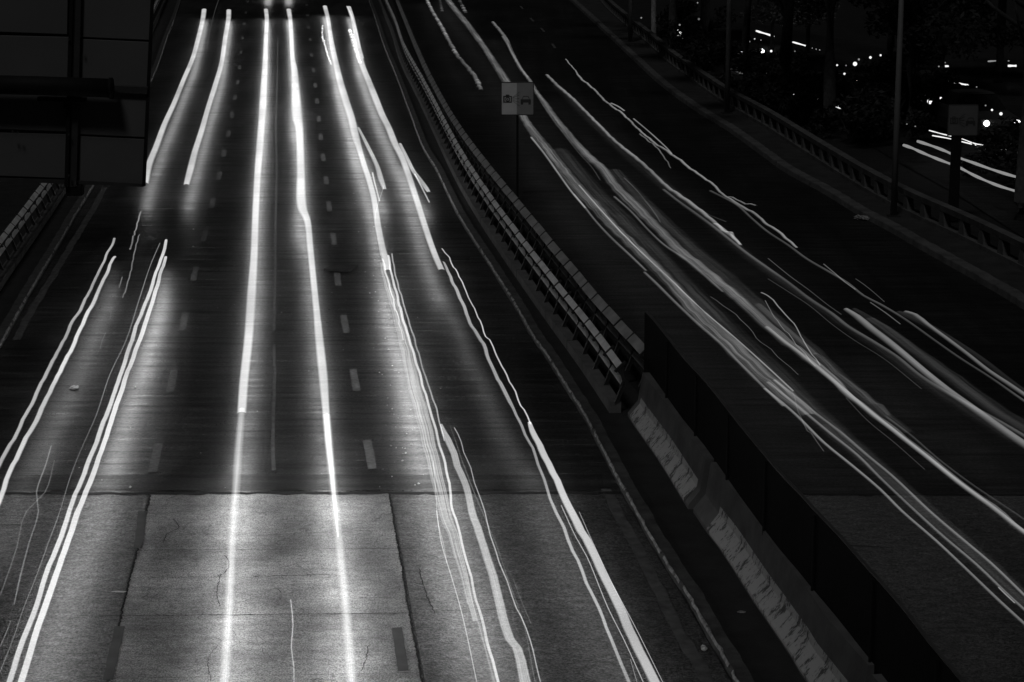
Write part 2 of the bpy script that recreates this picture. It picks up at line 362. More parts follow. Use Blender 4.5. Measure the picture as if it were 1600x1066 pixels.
# kerbs
def kerb(name, c, side, wid, h, wob=.006, m='kerb', edge=None):
    c = resample(c, .22)
    for i, p in enumerate(c): p.x += random.uniform(-wob, wob)
    mb = MB(); sweep(mb, c, [(0, -.04), (.02, h-.02), (.035, h), (wid, h), (wid, -.04)], side)
    return tag(mb.build(name, M[m]), kind='structure')
kerb('kerb_centre', kc, 1, .2, .10, .012, 'kerb')
kerb('kerb_left', kl, -1, .2, .10, .012)
for nm_, c_, sd in (('kerb_centre_edge', kc, 1), ('kerb_left_edge', kl, -1)):     # light catching the kerb arris, painted as a broken pale strip
    c_ = resample(c_, .18); vs_ = []; fs = []
    for i, (p, t, nn) in enumerate(frames(c_)):
        a = random.uniform(.0, .012); b_ = a+random.choice((.004, .007, .012, .022)); jx = random.uniform(-.008, .008)
        vs_ += [p+nn*sd*(a+.01+jx)+Vector((0, 0, .1035)), p+nn*sd*(b_+.012+jx)+Vector((0, 0, .106)), p+nn*sd*(a-.006+jx)+Vector((0, 0, .07))]
    for i in range(len(c_)-1):
        if random.random() < .93: fs += [(3*i, 3*i+1, 3*i+4, 3*i+3), (3*i+2, 3*i, 3*i+3, 3*i+5)]
    tag(mesh(nm_, vs_, fs, M['kerb_edge']), kind='structure')
kerb('kerb_right', kr, 1, .3, .15, .02, 'balus')
# raised strips beside the roads
BASE_N = "590,0 612,57 625,100 656,165 690,240 702,266 722,305 752,356 787,410 825,466 860,516 907,582 952,651"
BASE_L = "-110,625 -60,550 0,460 50,386 90,326 110,293 150,222 200,135 240,50 262,0 275,-30"
JER = "1420,1290 1330,1180 1240,1062 1225,1035 1167,948 1142,908 1117,868 1093,836 1060,783 1025,725 990,675 976,652"
base_n, base_l, jer = up(wpath("582,-35 "+BASE_N)), up(wpath(BASE_L)), up(wpath(JER))
innern = base_n+[p for p in jer]
innern.sort(key=lambda p: p.y)
def raised(name, fl, fr_, Y0, Y1, z, m, dy=1.0):
    return tag(strip(name, fl, fr_, Y0, Y1, z, M[m], 4, dy), kind='structure')
raised('median_deck', lambda Y: xat(kc, Y)+.19, lambda Y: max(xat(kc, Y)+.6, xat(med, Y)-.02), 14, 165, .06, 'deck')
raised('verge_left', lambda Y: xat(kl, Y)-4, lambda Y: xat(kl, Y)-.19, 14, 165, .06, 'deck')
bal = up(wpath("934,-20 952,0 982,25 1015,50 1050,80 1075,97 1132,135 1200,172 1250,202 1300,232 1350,261 1400,287 1450,310 1500,331 1600,378 1700,425 1800,470", .75))
raised('pavement', lambda Y: xat(kr, Y)+.29, lambda Y: xat(bal, Y)+.3, 40, 165, .13, 'pavement')
# the far street behind the trees
c1 = up(wpath("1130,128 1190,160 1282,190 1340,215 1400,250 1490,300 1600,370 1800,480", 0)); c2 = up(wpath("1050,20 1200,40 1400,80 1600,130 1800,190", 0))
vs_ = []; n_ = 24
for i in range(n_+1):
    vs_ += [c1[int(i*(len(c1)-1)/n_)], c2[int(i*(len(c2)-1)/n_)]]
o = mesh('far_street', [v+Vector((0, 0, -.02)) for v in vs_], [(2*i, 2*i+1, 2*i+3, 2*i+2) for i in range(n_)], M['asphalt_dark']); tag(o, kind='structure')

# ---------------------------------------------------------------- bridge railings
def bladelocal():
    """a railing post: bent steel blade, n along +X, tangent along Y"""
    mb = MB(); t = .014
    pl = [(.10, .24), (.16, .24), (.28, .56), (.23, .78), (.26, .92), (.20, .90), (.17, .78), (.22, .58)]
    mb.prism(pl, lambda a, z: Vector((a, -t, z)), lambda a, z: Vector((a, t, z)))
    mb.prism([(.075, .785), (.255, .96), (.28, .93), (.11, .76)], lambda a, z: Vector((a, -.034, z)), lambda a, z: Vector((a, .034, z)))
    mb.prism([(.175, .53), (.225, .63), (.26, .615), (.21, .515)], lambda a, z: Vector((a, -.024, z)), lambda a, z: Vector((a, .024, z)))
    # flange on the road side
    mb.prism([(.085, .24), (.10, .24), (.235, .58), (.215, .58)], lambda a, z: Vector((a, -.035, z)), lambda a, z: Vector((a, .035, z)))
    o = mb.build('post', M['post']); me = o.data; bpy.data.objects.remove(o); return me
BLADE = bladelocal()
def railing(name, label, c, side, sp=1.23, base=True, wide=.085):
    c = up(c); pts = resample(c, sp); root = thing(name, label, 'railing', tuple(pts[0]))
    off = Vector(pts[0]); inv = lambda o: setattr(o, 'location', -off)
    if base:
        mb = MB(); sweep(mb, resample(c, .4), [(0, 0), (0, .25), (.2, .25), (.2, 0)], side); o = mb.build('base_wall', M['concrete'], root); inv(o)
        for p, t, nn in frames(pts)[4::6]:          # worn joints of the wall
            mb = MB(); mb.prism([(-.004, .0), (-.004, .254), (.204, .254), (.204, 0)], lambda a, z: p+nn*side*a+t*-.012+Vector((0, 0, z)), lambda a, z: p+nn*side*a+t*.012+Vector((0, 0, z)))
            o = mb.build('wall_joint', M['joint'], root); inv(o)
    else:
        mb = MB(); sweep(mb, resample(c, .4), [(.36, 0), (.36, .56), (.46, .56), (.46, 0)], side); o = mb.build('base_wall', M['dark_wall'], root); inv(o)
    fr = frames(pts)
    def bayrail(nm, prof, m, gap):
        mb = MB()
        for (p, t, nn), (q, t2, n2) in zip(fr, fr[1:]):
            dd = (q-p); dd.z = 0; e = dd.normalized()*gap; jz = random.uniform(-.008, .008)
            mb.prism(prof, lambda a, z: p+nn*side*a+e+Vector((0, 0, z+jz)), lambda a, z: q+n2*side*a-e+Vector((0, 0, z+jz)))
        o = mb.build(nm, m, root); inv(o)
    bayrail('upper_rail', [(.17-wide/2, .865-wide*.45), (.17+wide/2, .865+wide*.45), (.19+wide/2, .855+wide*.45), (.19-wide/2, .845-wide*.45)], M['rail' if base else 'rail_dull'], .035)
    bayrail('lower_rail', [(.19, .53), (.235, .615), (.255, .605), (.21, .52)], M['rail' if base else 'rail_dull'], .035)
    for (p, t, nn) in fr:
        o = bpy.data.objects.new('post', BLADE); link(o, root); o.location = p-off
        x = nn*side; o.rotation_euler = (0, 0, math.atan2(x.y, x.x))
    return root
railing('bridge_railing', 'pale double-rail railing on a low wall between the bright carriageway and the signpost', base_n, 1)
fr_ = frames(up(far)); farc = [p-n*.16 for p, t, n in fr_]; farc = [Vector((p.x, p.y, 0)) for p in farc]
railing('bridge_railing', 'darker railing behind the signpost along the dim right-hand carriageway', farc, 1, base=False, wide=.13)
railing('bridge_railing', 'railing on a low wall at the left edge, running behind the big sign back', base_l, -1)

# ---------------------------------------------------------------- concrete safety barriers
def barrier(label, Ya, Yb, shift=0, ext=0):
    c = resample([p for p in jer if Ya-1 < p.y < Yb+1], .25)
    c = [p for p in c if Ya <= p.y <= Yb]
    for p in c: p.x += shift
    root = thing('concrete_barrier', label, 'barrier', tuple(c[0])); off = Vector(c[0])
    def put(o): o.location = -off
    mb = MB(); sweep(mb, c, [(.03, .06), (.03, .12), (.2, .33), (.27, .80), (.40, .80), (.42, .06)], 1)
    o = mb.build('body', M['jersey'], root); put(o)
    c2 = [q for q in c[1:-1] if q.y < Yb-ext]
    mb = MB(); sweep(mb, c2, [(.026, .09), (.026, .13), (.192, .335), (.21, .43), (.216, .43), (.203, .33), (.035, .11)], 1)
    o = mb.build('painted_toe', M['peel'], root); put(o); return root
Y0 = P(976, 652).y; Y1 = P(1077, 803).y; Y2 = P(1092, 834).y
barrier('concrete barrier with peeling white toe, nearest the end of the railings', Y1, Y0)
barrier('long concrete barrier with peeling toe, second from the railings', 22.6, Y1-.12, .05, Y1-Y2)
barrier('concrete barrier cut off by the lower edge of the photo', 15, 22.5, 0)
# black screen behind the barriers
scr_g = up([Vector((p.x, p.y, 0)) for p in scr]); root = thing('mesh_screen', 'tall black screen standing behind the concrete barriers', 'screen', tuple(scr_g[0])); off = Vector(scr_g[0])
mb = MB(); sweep(mb, scr_g, [(-.02, .06), (-.02, 1.73), (.02, 1.73), (.02, .06)], 1); o = mb.build('panel', M['screen'], root); o.location = -off
mb = MB(); sweep(mb, scr_g, [(-.012, 1.732), (-.012, 1.752), (.026, 1.752), (.026, 1.732)], 1); o = mb.build('top_edge', M['screen_edge'], root); o.location = -off
for p in resample(scr_g, 2.4)[1:]:
    mb = MB(); mb.tube([(0, 0, .06), (0, 0, 1.72)], .018, 8); o = mb.build('post', M['beam'], root); o.location = p-off-Vector((.045, 0, 0))

# ---------------------------------------------------------------- balustrade beyond the right road
pts = resample([Vector((p.x, p.y, 0)) for p in bal], 1.36); fb = frames(pts)
root = thing('concrete_balustrade', 'dark concrete balustrade with open bays along the far pavement', 'balustrade', tuple(pts[0])); off = Vector(pts[0])
mb = MB(); sweep(mb, pts, [(-.1, .1), (-.1, .24), (.18, .24), (.18, .1)], 1); o = mb.build('plinth', M['balus'], root); o.location = -off
for i in range(len(pts)-1):
    p, t, n1 = fb[i]; q = pts[i+1]; n2 = fb[i+1][2]; e = (q-p).normalized()*.012
    mb = MB(); mb.prism([(-.07, .60), (-.09, .75), (.15, .75), (.13, .60)], lambda a, z: p+n1*a+e+Vector((0, 0, z))-off, lambda a, z: q+n2*a-e+Vector((0, 0, z))-off)
    mb.build('top_rail', M['balus'], root)
mb = MB()
B = 0.0
mb.add([(-.06, -.20, .24), (.12, -.20, .24), (.12, .20, .24), (-.06, .20, .24), (-.06, -.10, .6), (.12, -.10, .6), (.12, .10, .6), (-.06, .10, .6)],
       [(0, 3, 2, 1), (4, 5, 6, 7), (0, 1, 5, 4), (1, 2, 6, 5), (2, 3, 7, 6), (3, 0, 4, 7)])
o = mb.build('baluster', M['balus']); bme = o.data; bpy.data.objects.remove(o)
for p, t, nn in fb[:95]:
    o = bpy.data.objects.new('baluster', bme); link(o, root); o.location = p-off; o.rotation_euler = (0, 0, math.atan2(nn.y, nn.x))

# ---------------------------------------------------------------- road signs with camera pictograms
def poly(mb, pts, y0, y1):
    mb.prism(pts, lambda a, z: Vector((a, y0, z)), lambda a, z: Vector((a, y1, z)))
def circ(cx, cz, r, n=16): return [(cx+r*math.cos(2*math.pi*k/n), cz+r*math.sin(2*math.pi*k/n)) for k in range(n)]
def sign(foot, top, bot, wpx, label, postw, split, z0=.06):
    base = P(foot[0], foot[1], z0); k = depth(Vector((base.x, base.y, 4)))/F
    zt = PY(foot[0], top, base.y).z; zb = PY(foot[0], bot, base.y).z; W = wpx*k; s = (zt-zb)
    root = thing('road_sign', label, 'road sign', tuple(base), 0)
    z = lambda v: v-base.z
    mb = MB(); mb.box((-postw/2, -.02, 0), (postw/2, .03, z(zt)-.05)); mb.build('post', M['beam'], root)
    x0 = -W/2; cx = split
    mb = MB(); mb.box((x0+cx, -.035, z(zb)), (W/2+cx, -.022, z(zt))); pl = mb.build('plate', M['signface' if wpx > 50 else 'signdim'], root, bevel=.004)
    mb = MB()
    for a, b_ in (((x0+cx, z(zb)), (W/2+cx, z(zb)+.022)), ((x0+cx, z(zt)-.022), (W/2+cx, z(zt))), ((x0+cx, z(zb)), (x0+cx+.022, z(zt))), ((W/2+cx-.022, z(zb)), (W/2+cx, z(zt)))):
        mb.box((a[0], -.040, a[1]), (b_[0], -.0362, b_[1]))
    mb.build('border', M['ink'], root)
    if wpx > 50:
        mb = MB(); mb.box((cx-.02, -.0385, z(zb)+.024), (W/2+cx-.024, -.036, z(zt)-.024)); mb.build('grey_panel', M['signdark'], root)
    Xc = lambda u: x0+cx+u*W; Zc = lambda v: z(zb)+(1-v)*s
    g = MB(); yb, yf = -.042, -.0392
    def ring(cxx, cz, ro, ri, n=18):
        a = [(Xc(cxx)+ro*W*math.cos(2*math.pi*k/n), Zc(cz)+ro*W*math.sin(2*math.pi*k/n)) for k in range(n)]; b_ = [(Xc(cxx)+ri*W*math.cos(2*math.pi*k/n), Zc(cz)+ri*W*math.sin(2*math.pi*k/n)) for k in range(n)]
        for k in range(n): poly(g, [a[k], a[(k+1) % n], b_[(k+1) % n], b_[k]], yb, yf)
    q = lambda L: poly(g, [(Xc(u), Zc(v)) for u, v in L], yb, yf)
    # speed camera
    q([(.07, .42), (.33, .42), (.33, .45), (.07, .45)]); q([(.07, .59), (.33, .59), (.33, .62), (.07, .62)]); q([(.07, .45), (.11, .45), (.11, .59), (.07, .59)]); q([(.30, .45), (.33, .45), (.33, .59), (.30, .59)])
    q([(.15, .38), (.25, .38), (.26, .42), (.14, .42)]); ring(.205, .52, .075, .045); poly(g, [(Xc(.205)+.025*W*math.cos(k), Zc(.52)+.025*W*math.sin(k)) for k in (0, .8, 1.6, 2.4, 3.1, 3.9, 4.7, 5.5)], yb, yf)
    g.build('camera_symbol', M['ink'], root)
    g = MB(); q = lambda L: poly(g, [(Xc(u), Zc(v)) for u, v in L], yb, yf)
    for v0, v1, u1 in ((.46, .30, .56), (.48, .39, .55), (.51, .50, .55), (.54, .61, .55), (.57, .72, .56)):
        q([(.35, v0), (u1, v1-.008), (u1, v1+.008), (.35, v0+.008)])
    g.build('beam_lines', M['ink'], root)
    g = MB(); q = lambda L: poly(g, [(Xc(u), Zc(v)) for u, v in L], yb, yf)
    q([(.60, .52), (.90, .52), (.91, .62), (.59, .62)]); q([(.63, .52), (.645, .52), (.69, .43), (.675, .42)]); q([(.675, .42), (.69, .44), (.81, .44), (.825, .42)]); q([(.855, .52), (.87, .52), (.825, .42), (.81, .44)])
    q([(.60, .62), (.67, .62), (.67, .68), (.60, .68)]); q([(.83, .62), (.90, .62), (.90, .68), (.83, .68)])
    g.build('car_symbol', M['ink'], root)
    return root
sign((808.5, 312), 128, 180, 52, 'square sign with camera and car symbols on a thin post between the two railings', .06, 0.0)
sign((1489, 345), 163, 212, 48, 'dim square camera sign on a thick dark post beyond the balustrade at right', .26, .14, .0)

# ---------------------------------------------------------------- back of the gantry sign, top left
Yg = 25.0; k = depth(PY(110, 150, Yg))/F
def G(x, y, dy=0): return PY(x, y, Yg+dy)
root = thing('gantry_sign', 'huge dark sign seen from its bolted back, filling the upper left corner', 'sign', tuple(G(118, 288)))
off = Vector(root.location)
def gq(name, pts, y0, y1, m, bev=0):
    mb = MB(); a = [G(*p) for p in pts]; n = len(a); fr0 = [p+Vector((0, y0, 0))-off for p in a]; fr1 = [p+Vector((0, y1, 0))-off for p in a]
    mb.add(fr0+fr1, [tuple(range(n)), tuple(range(n, 2*n))[::-1]]+[(k, n+k, n+(k+1) % n, (k+1) % n) for k in range(n)])
    return mb.build(name, m, root, bevel=bev)
rows = [(-60, -56), (56, 62), (133, 139), (208, 214), (281, 289)]
xe = lambda y: 237-.04*y; xm = lambda y: 122-.035*y if y < 150 else 123-.03*y
for i in range(4):
    a, b_ = rows[i], rows[i+1]
    gq('back_panel', [(-60, a[0]+1-3), (107, a[0]+2), (105, b_[0]-2), (-60, b_[0]-2-6)], 0, .04, M['board'], .006)
    gq('back_panel', [(125-.0*a[0], a[1]-1), (xe(a[1]), a[1]+4), (xe(b_[1]), b_[1]+1), (121, b_[1]-4)], .002, .042, M['board'], .006)
gq('face_sheet', [(-60, -60), (xe(-60)-1, -60), (xe(290)-2, 289), (-60, 279)], .05, .06, M['frame'])
gq('upright', [(113, -60), (119, -60), (109, 290), (103, 290)], -.10, -.03, M['beam'], .006)
gq('upright', [(120, -60), (130, -60), (121, 291), (109.5, 291)], -.06, -.005, M['frame'], .006)
gq('edge_frame', [(xe(-60)-1, -60), (xe(-60)+3, -60), (xe(290)+1, 291), (xe(290)-3, 291)], -.02, .06, M['beam'])
gq('edge_frame', [(-60, 276), (105, 281), (224, 287), (224, 292), (105, 287), (-60, 281)], -.02, .06, M['frame'])
gq('stiffener', [(170, 132), (232, 135), (231, 147), (170, 144)], -.05, -.002, M['frame'], .005)
mb = MB(); mb.tube([G(-70, 131, -.22)-off, G(60, 134, -.22)-off, G(174, 138, -.22)-off], .105, 16); mb.build('cross_beam', M['beam'], root, True)
mb = MB(); mb.tube([G(171, 138, -.22)-off, G(176, 138, -.22)-off], .118, 16); mb.build('beam_flange', M['beam'], root, True)
gq('clamp', [(62, 150), (137, 152), (136, 158), (62, 156)], -.14, -.02, M['beam'], .005)
gq('clamp', [(104, 152), (111, 152), (111, 168), (103, 168)], -.16, -.02, M['beam'], .005)
for x, y in ((108, 62), (108, 210), (124, 66), (108, 128), (108, 274), (20, 205), (28, 207)):
    mb = MB(); g0 = G(x, y, -.11)-off; mb.tube([g0, g0+Vector((0, -.03, 0))], .011, 8); mb.build('bolt', M['frame'], root)
# post carrying the gantry, outside the frame, and its short stub seen under the sign
g0 = G(116, 292); mb = MB(); mb.box((-.09, -.05, 0), (.09, .12, .12)); o = mb.build('bracket', M['beam'], root, bevel=.01); o.location = g0-off-Vector((0, 0, .1))

# ---------------------------------------------------------------- street lamps (unlit heads above the frame)
def lamp(x, y, r, label, lean):
    b0 = P(x, y, .13); root = thing('street_lamp', label, 'street lamp', tuple(b0))
    mb = MB(); mb.tube([(0, 0, 0), (0, 0, 3), (lean, 0, 9.0)], [r, r*.92, r*.6], 16); mb.build('pole', M['pole'], root, True)
    mb = MB(); mb.box((-r*1.9, -r*1.9, 0), (r*1.9, r*1.9, .03)); mb.build('base_plate', M['post'], root)
    mb = MB(); mb.tube([(lean, 0, 8.9), (lean-.5, -.1, 9.3), (lean-1.8, -.4, 9.45)], [.05, .045, .04], 10); mb.build('arm', M['pole'], root, True)
    mb = MB(); mb.tube([(lean-1.7, -.38, 9.44), (lean-1.9, -.42, 9.47), (lean-2.3, -.5, 9.46), (lean-2.45, -.53, 9.44)], [.06, .13, .13, .05], 12); mb.build('lamp_head', M['post'], root, True)
lamp(1396, 338, .085, 'nearest grey street lamp pole, standing at the kerb beside the rubble', 0)
lamp(1136, 177, .10, 'street lamp pole on the pavement, left of the tree trunks', 0)
lamp(985, 66, .12, 'farthest street lamp pole, where the balustrade fades out', 0)
# ---------------------------------------------------------------- small things lying about
def quadthing(name, label, cat, px, h0, h1, m, jag=0):
    a = [P(x, y, h0) for x, y in px]; c = sum(a, Vector())/len(a); n = len(a)
    mb = MB(); mb.add([p-c for p in a]+[p-c+Vector((random.uniform(-jag, jag), 0, h1-h0+random.uniform(-jag, jag))) for p in a],
                      [tuple(range(n))[::-1], tuple(range(n, 2*n))]+[(k, (k+1) % n, n+(k+1) % n, n+k) for k in range(n)])
    o = mb.build(name, m); o.location = c; return tag(o, label, cat)
bd = quadthing('loose_board', 'dark flat board lying across the lane line left of the bright streaks', 'board', [(506, 423), (522, 416), (559, 417), (545, 425)], .05, .10, M['wood'])
def crumple(name, label, cat, x, y, sx, sy, sz, m, z0=.01, n=60):
    bm = bmesh.new(); bmesh.ops.create_icosphere(bm, subdivisions=3, radius=1)
    ph = [random.uniform(0, 6) for _ in range(6)]
    for v in bm.verts:
        p = v.co; k = 1+.25*math.sin(5*p.x+ph[0])*math.sin(6*p.y+ph[1])+.2*math.sin(9*p.z+ph[2]+4*p.x)+random.uniform(-.12, .12)
        v.co = Vector((p.x*sx*k, p.y*sy*k, max(p.z*sz*k, -sz*.5)))
    me = bpy.data.meshes.new(name); bm.to_mesh(me); bm.free(); me.materials.append(m)
    o = link(bpy.data.objects.new(name, me)); o.location = P(x, y, z0)+Vector((0, 0, sz*.5)); return tag(o, label, cat)
crumple('crumpled_paper', 'small crumpled pale scrap on the dark lane inside the left streaks', 'litter', 116, 607, .07, .10, .03, M['litter'])
crumple('paper_scrap', 'thin white scrap beside the left edge of the concrete slab', 'litter', 187, 925, .085, .02, .008, M['litter'])
crumple('paper_scrap', 'bright white scrap beside the centre kerb at the bottom', 'litter', 1100, 1014, .035, .09, .02, M['litter'], .02)
crumple('paper_scrap', 'tiny scrap in front of the concrete barrier at the bottom right', 'litter', 1159, 957, .05, .03, .012, M['kerb_edge'], .07)
for x, y, lb in ((1343, 342, 'leftmost broken lump of pale rubble on the kerb by the lamp pole'), (1352, 343, 'middle broken lump of pale rubble on the kerb by the lamp pole'),
                 (1361, 341, 'third broken lump of pale rubble on the kerb by the lamp pole'), (1367, 336, 'largest lump of pale rubble, nearest the lamp pole')):
    crumple('rubble', lb, 'rubble', x, y, .12+(.05 if x > 1365 else 0), .14+(.25 if x > 1365 else 0), .06, M['rubble'], .02)
root = thing('drain_grate', 'small slotted drain grate in the road near the centre kerb', 'drain', tuple(P(718, 404, .002)))
mb = MB(); mb.box((-.24, -.16, 0), (.24, -.12, .012)); mb.box((-.24, .12, 0), (.24, .16, .012)); mb.build('grate_frame', M['iron'], root)
for i in range(7): mb = MB(); mb.box((-.235+.068*i, -.118, 0), (-.205+.068*i, .118, .012)); mb.build('bar', M['post'], root)
# grit scattered over the lanes
mb = MB(); rs = random.Random(3)
def flake(x, y, s):
    p = P(x, y, .009); a = rs.uniform(0, 3); q = [p+Vector((math.cos(a+k*1.57)*s*rs.uniform(.6, 1.3), math.sin(a+k*1.57)*s*rs.uniform(.6, 1.6), 0)) for k in range(4)]
    mb.add(q+[p+Vector((0, 0, s*.8))], [(0, 1, 4), (1, 2, 4), (2, 3, 4), (3, 0, 4)])
for i in range(90):
    t = rs.random(); flake(545+95*t+rs.gauss(0, 14), 180+580*t, rs.uniform(.008, .022))
for i in range(70): flake(rs.uniform(60, 700), rs.uniform(300, 765), rs.uniform(.006, .014))
for x, y in ((848/4, 532+293/4), (815/4, 532+917/4), (1208/4, 266+370/4), (1208/4, 266+478/4), (400+970/4, 532+648/4), (400+937/4, 532+705/4), (400+828/4, 532+58/4), (400+1015/4, 532+895/4)):
    flake(x, y, .03)
tag(mb.build('grit', M['litter']), 'pale bits of grit scattered over the dark lanes', 'grit', kind='stuff')

# ---------------------------------------------------------------- trees and shrubs
def leafmesh(name, n, blobs, size, seed):
    rr = random.Random(seed); vs_ = []; fs = []
    for i in range(n):
        bx, by, bz, rx, rz = rr.choice(blobs)
        v = Vector((rr.gauss(0, 1), rr.gauss(0, 1), rr.gauss(0, 1))).normalized()*rr.uniform(.35, 1.05)
        c = Vector((bx+v.x*rx, by+v.y*rx, bz+v.z*rz)); s = size*rr.uniform(.6, 1.4)
        a = Vector((rr.gauss(0, 1), rr.gauss(0, 1), rr.gauss(0, .6))).normalized(); b_ = a.cross(Vector((rr.gauss(0, 1), rr.gauss(0, 1), rr.gauss(0, 1)))).normalized()
        k = len(vs_); vs_ += [c-a*s, c+b_*s*.38, c+a*s, c-b_*s*.38]; fs.append((k, k+1, k+2, k+3))
    o = mesh(name, vs_, fs, M['leaf']); me = o.data; bpy.data.objects.remove(o); return me
rr = random.Random(11)
def blobs(n, w_, z0, z1, r): return [(rr.gauss(0, w_), rr.gauss(0, w_), rr.uniform(z0, z1), rr.uniform(r*.6, r*1.2), rr.uniform(r*.45, r*.8)) for _ in range(n)]
CROWNS = [leafmesh('crown', 9000, blobs(22, 1.9, 4.6, 9.5, 1.2), .13, k) for k in range(3)]
LOWCROWN = [leafmesh('crown', 9000, blobs(22, 1.7, 2.6, 8, 1.1), .12, 10+k) for k in range(2)]
SHRUBS = [leafmesh('foliage', 2600, blobs(9, .9, .4, 1.5, .7), .10, 20+k) for k in range(3)]
def tree(x, y, r, label, crown, m='bark', scale=1.0, lean=0, grp='trees between the balustrade and the far street'):
    b0 = P(x, y, -.05); root = thing('tree', label, 'tree', tuple(b0), 0, grp); q = random.Random(int(x))
    mb = MB(); pts = [(0, 0, 0), (q.uniform(-.04, .04), 0, .5), (lean*.4+q.uniform(-.06, .06), 0, 2.2), (lean+q.uniform(-.1, .1), 0, 4.4), (lean*1.3, .1, 7.5)]
    mb.tube(pts, [r*1.35, r*1.05, r*.95, r*.8, r*.35], 14)
    for k in range(5):
        a = q.uniform(0, 6.28); z = 3.6+.6*k; L = q.uniform(1.2, 2.2)
        mb.tube([(lean*.9, 0, z), (lean+math.cos(a)*L*.5, math.sin(a)*L*.5, z+.7), (lean+math.cos(a)*L, math.sin(a)*L, z+1.7)], [r*.4, r*.26, r*.1], 8)
    mb.build('trunk', M[m], root, True)
    if crown:
        o = bpy.data.objects.new('crown', crown); link(o, root); o.location = (lean, 0, 0); o.rotation_euler = (0, 0, q.uniform(0, 6)); o.scale = (scale,)*3
    return root
tree(1227, 190, .24, 'thick dark tree trunk standing third lamp-width right of the middle street lamp pole', CROWNS[0])
tree(1294, 207, .21, 'second thick dark trunk, just right of the thickest one', CROWNS[1])
tree(1165, 150, .17, 'slimmer dark trunk close behind the middle street lamp pole', CROWNS[2])
tree(1022, 62, .13, 'slender tree with a pale lit trunk at the top of the photo', CROWNS[0], 'pale_bark', lean=-.25)  # the light falling on this trunk is put into its bark colour
tree(1050, 84, .2, 'dark tree right of the pale slender trunk', CROWNS[1])
tree(1100, 110, .24, 'dark tree midway between the pale trunk and the middle lamp pole', CROWNS[2])
tree(1420, 215, .16, 'tree whose leaves hang round the nearest street lamp pole', LOWCROWN[0])
tree(1390, 160, .16, 'low crowned tree behind the nearest street lamp pole', LOWCROWN[1])
tree(1470, 150, .2, 'broad dark tree above the dim camera sign', LOWCROWN[0], scale=1.1)
tree(1560, 130, .2, 'dark tree filling the upper right corner', LOWCROWN[1], scale=1.2)
LITCROWN = LOWCROWN[0].copy(); LITCROWN.materials[0] = M['leaf_lit']  # same leaves in a lighter colour, with the street light painted in
tree(1262, 112, .12, 'tree with leaves coloured as if lit, behind the two thick trunks', LITCROWN, scale=.8)
tree(1206, 92, .10, 'smaller tree with leaves coloured as if lit, left of the thickest trunk', LITCROWN, scale=.6)
tree(1596, 345, .18, 'tree trunk cut by the right edge of the photo', None)
sh = [(1350, 195), (1385, 215), (1325, 180), (1420, 185), (1450, 190), (1365, 165), (1400, 150), (1260, 190), (1135, 118), (1098, 88), (1590, 285), (1190, 150), (1068, 60), (1330, 225)]
nm = ['shrub left of the nearest lamp pole', 'shrub right behind the nearest lamp pole', 'shrub between the trunks and the nearest lamp pole', 'shrub right of the nearest lamp pole', 'shrub just left of the dim camera sign',
      'upper shrub left of the nearest lamp pole', 'topmost shrub behind the nearest lamp pole', 'shrub between the two thick trunks', 'shrub left of the middle lamp pole', 'shrub behind the balustrade near the pale trunk',
      'ragged shrub at the right edge beside the far street', 'shrub behind the middle lamp pole', 'farthest shrub by the pale trunk', 'low shrub below the second thick trunk']
for i, ((x, y), lb) in enumerate(zip(sh, nm)):
    root = thing('shrub', 'dark leafy '+lb, 'shrub', tuple(P(x, y, -.05)), i*1.3, 'shrubs behind the balustrade')
    o = bpy.data.objects.new('foliage', SHRUBS[i % 3]); link(o, root)
    mb = MB()
    for k in range(5): a = k*1.25; mb.tube([(0, 0, 0), (.25*math.cos(a), .25*math.sin(a), .6), (.6*math.cos(a), .6*math.sin(a), 1.3)], [.03, .02, .008], 6)
    mb.build('stem', M['bark'], root)

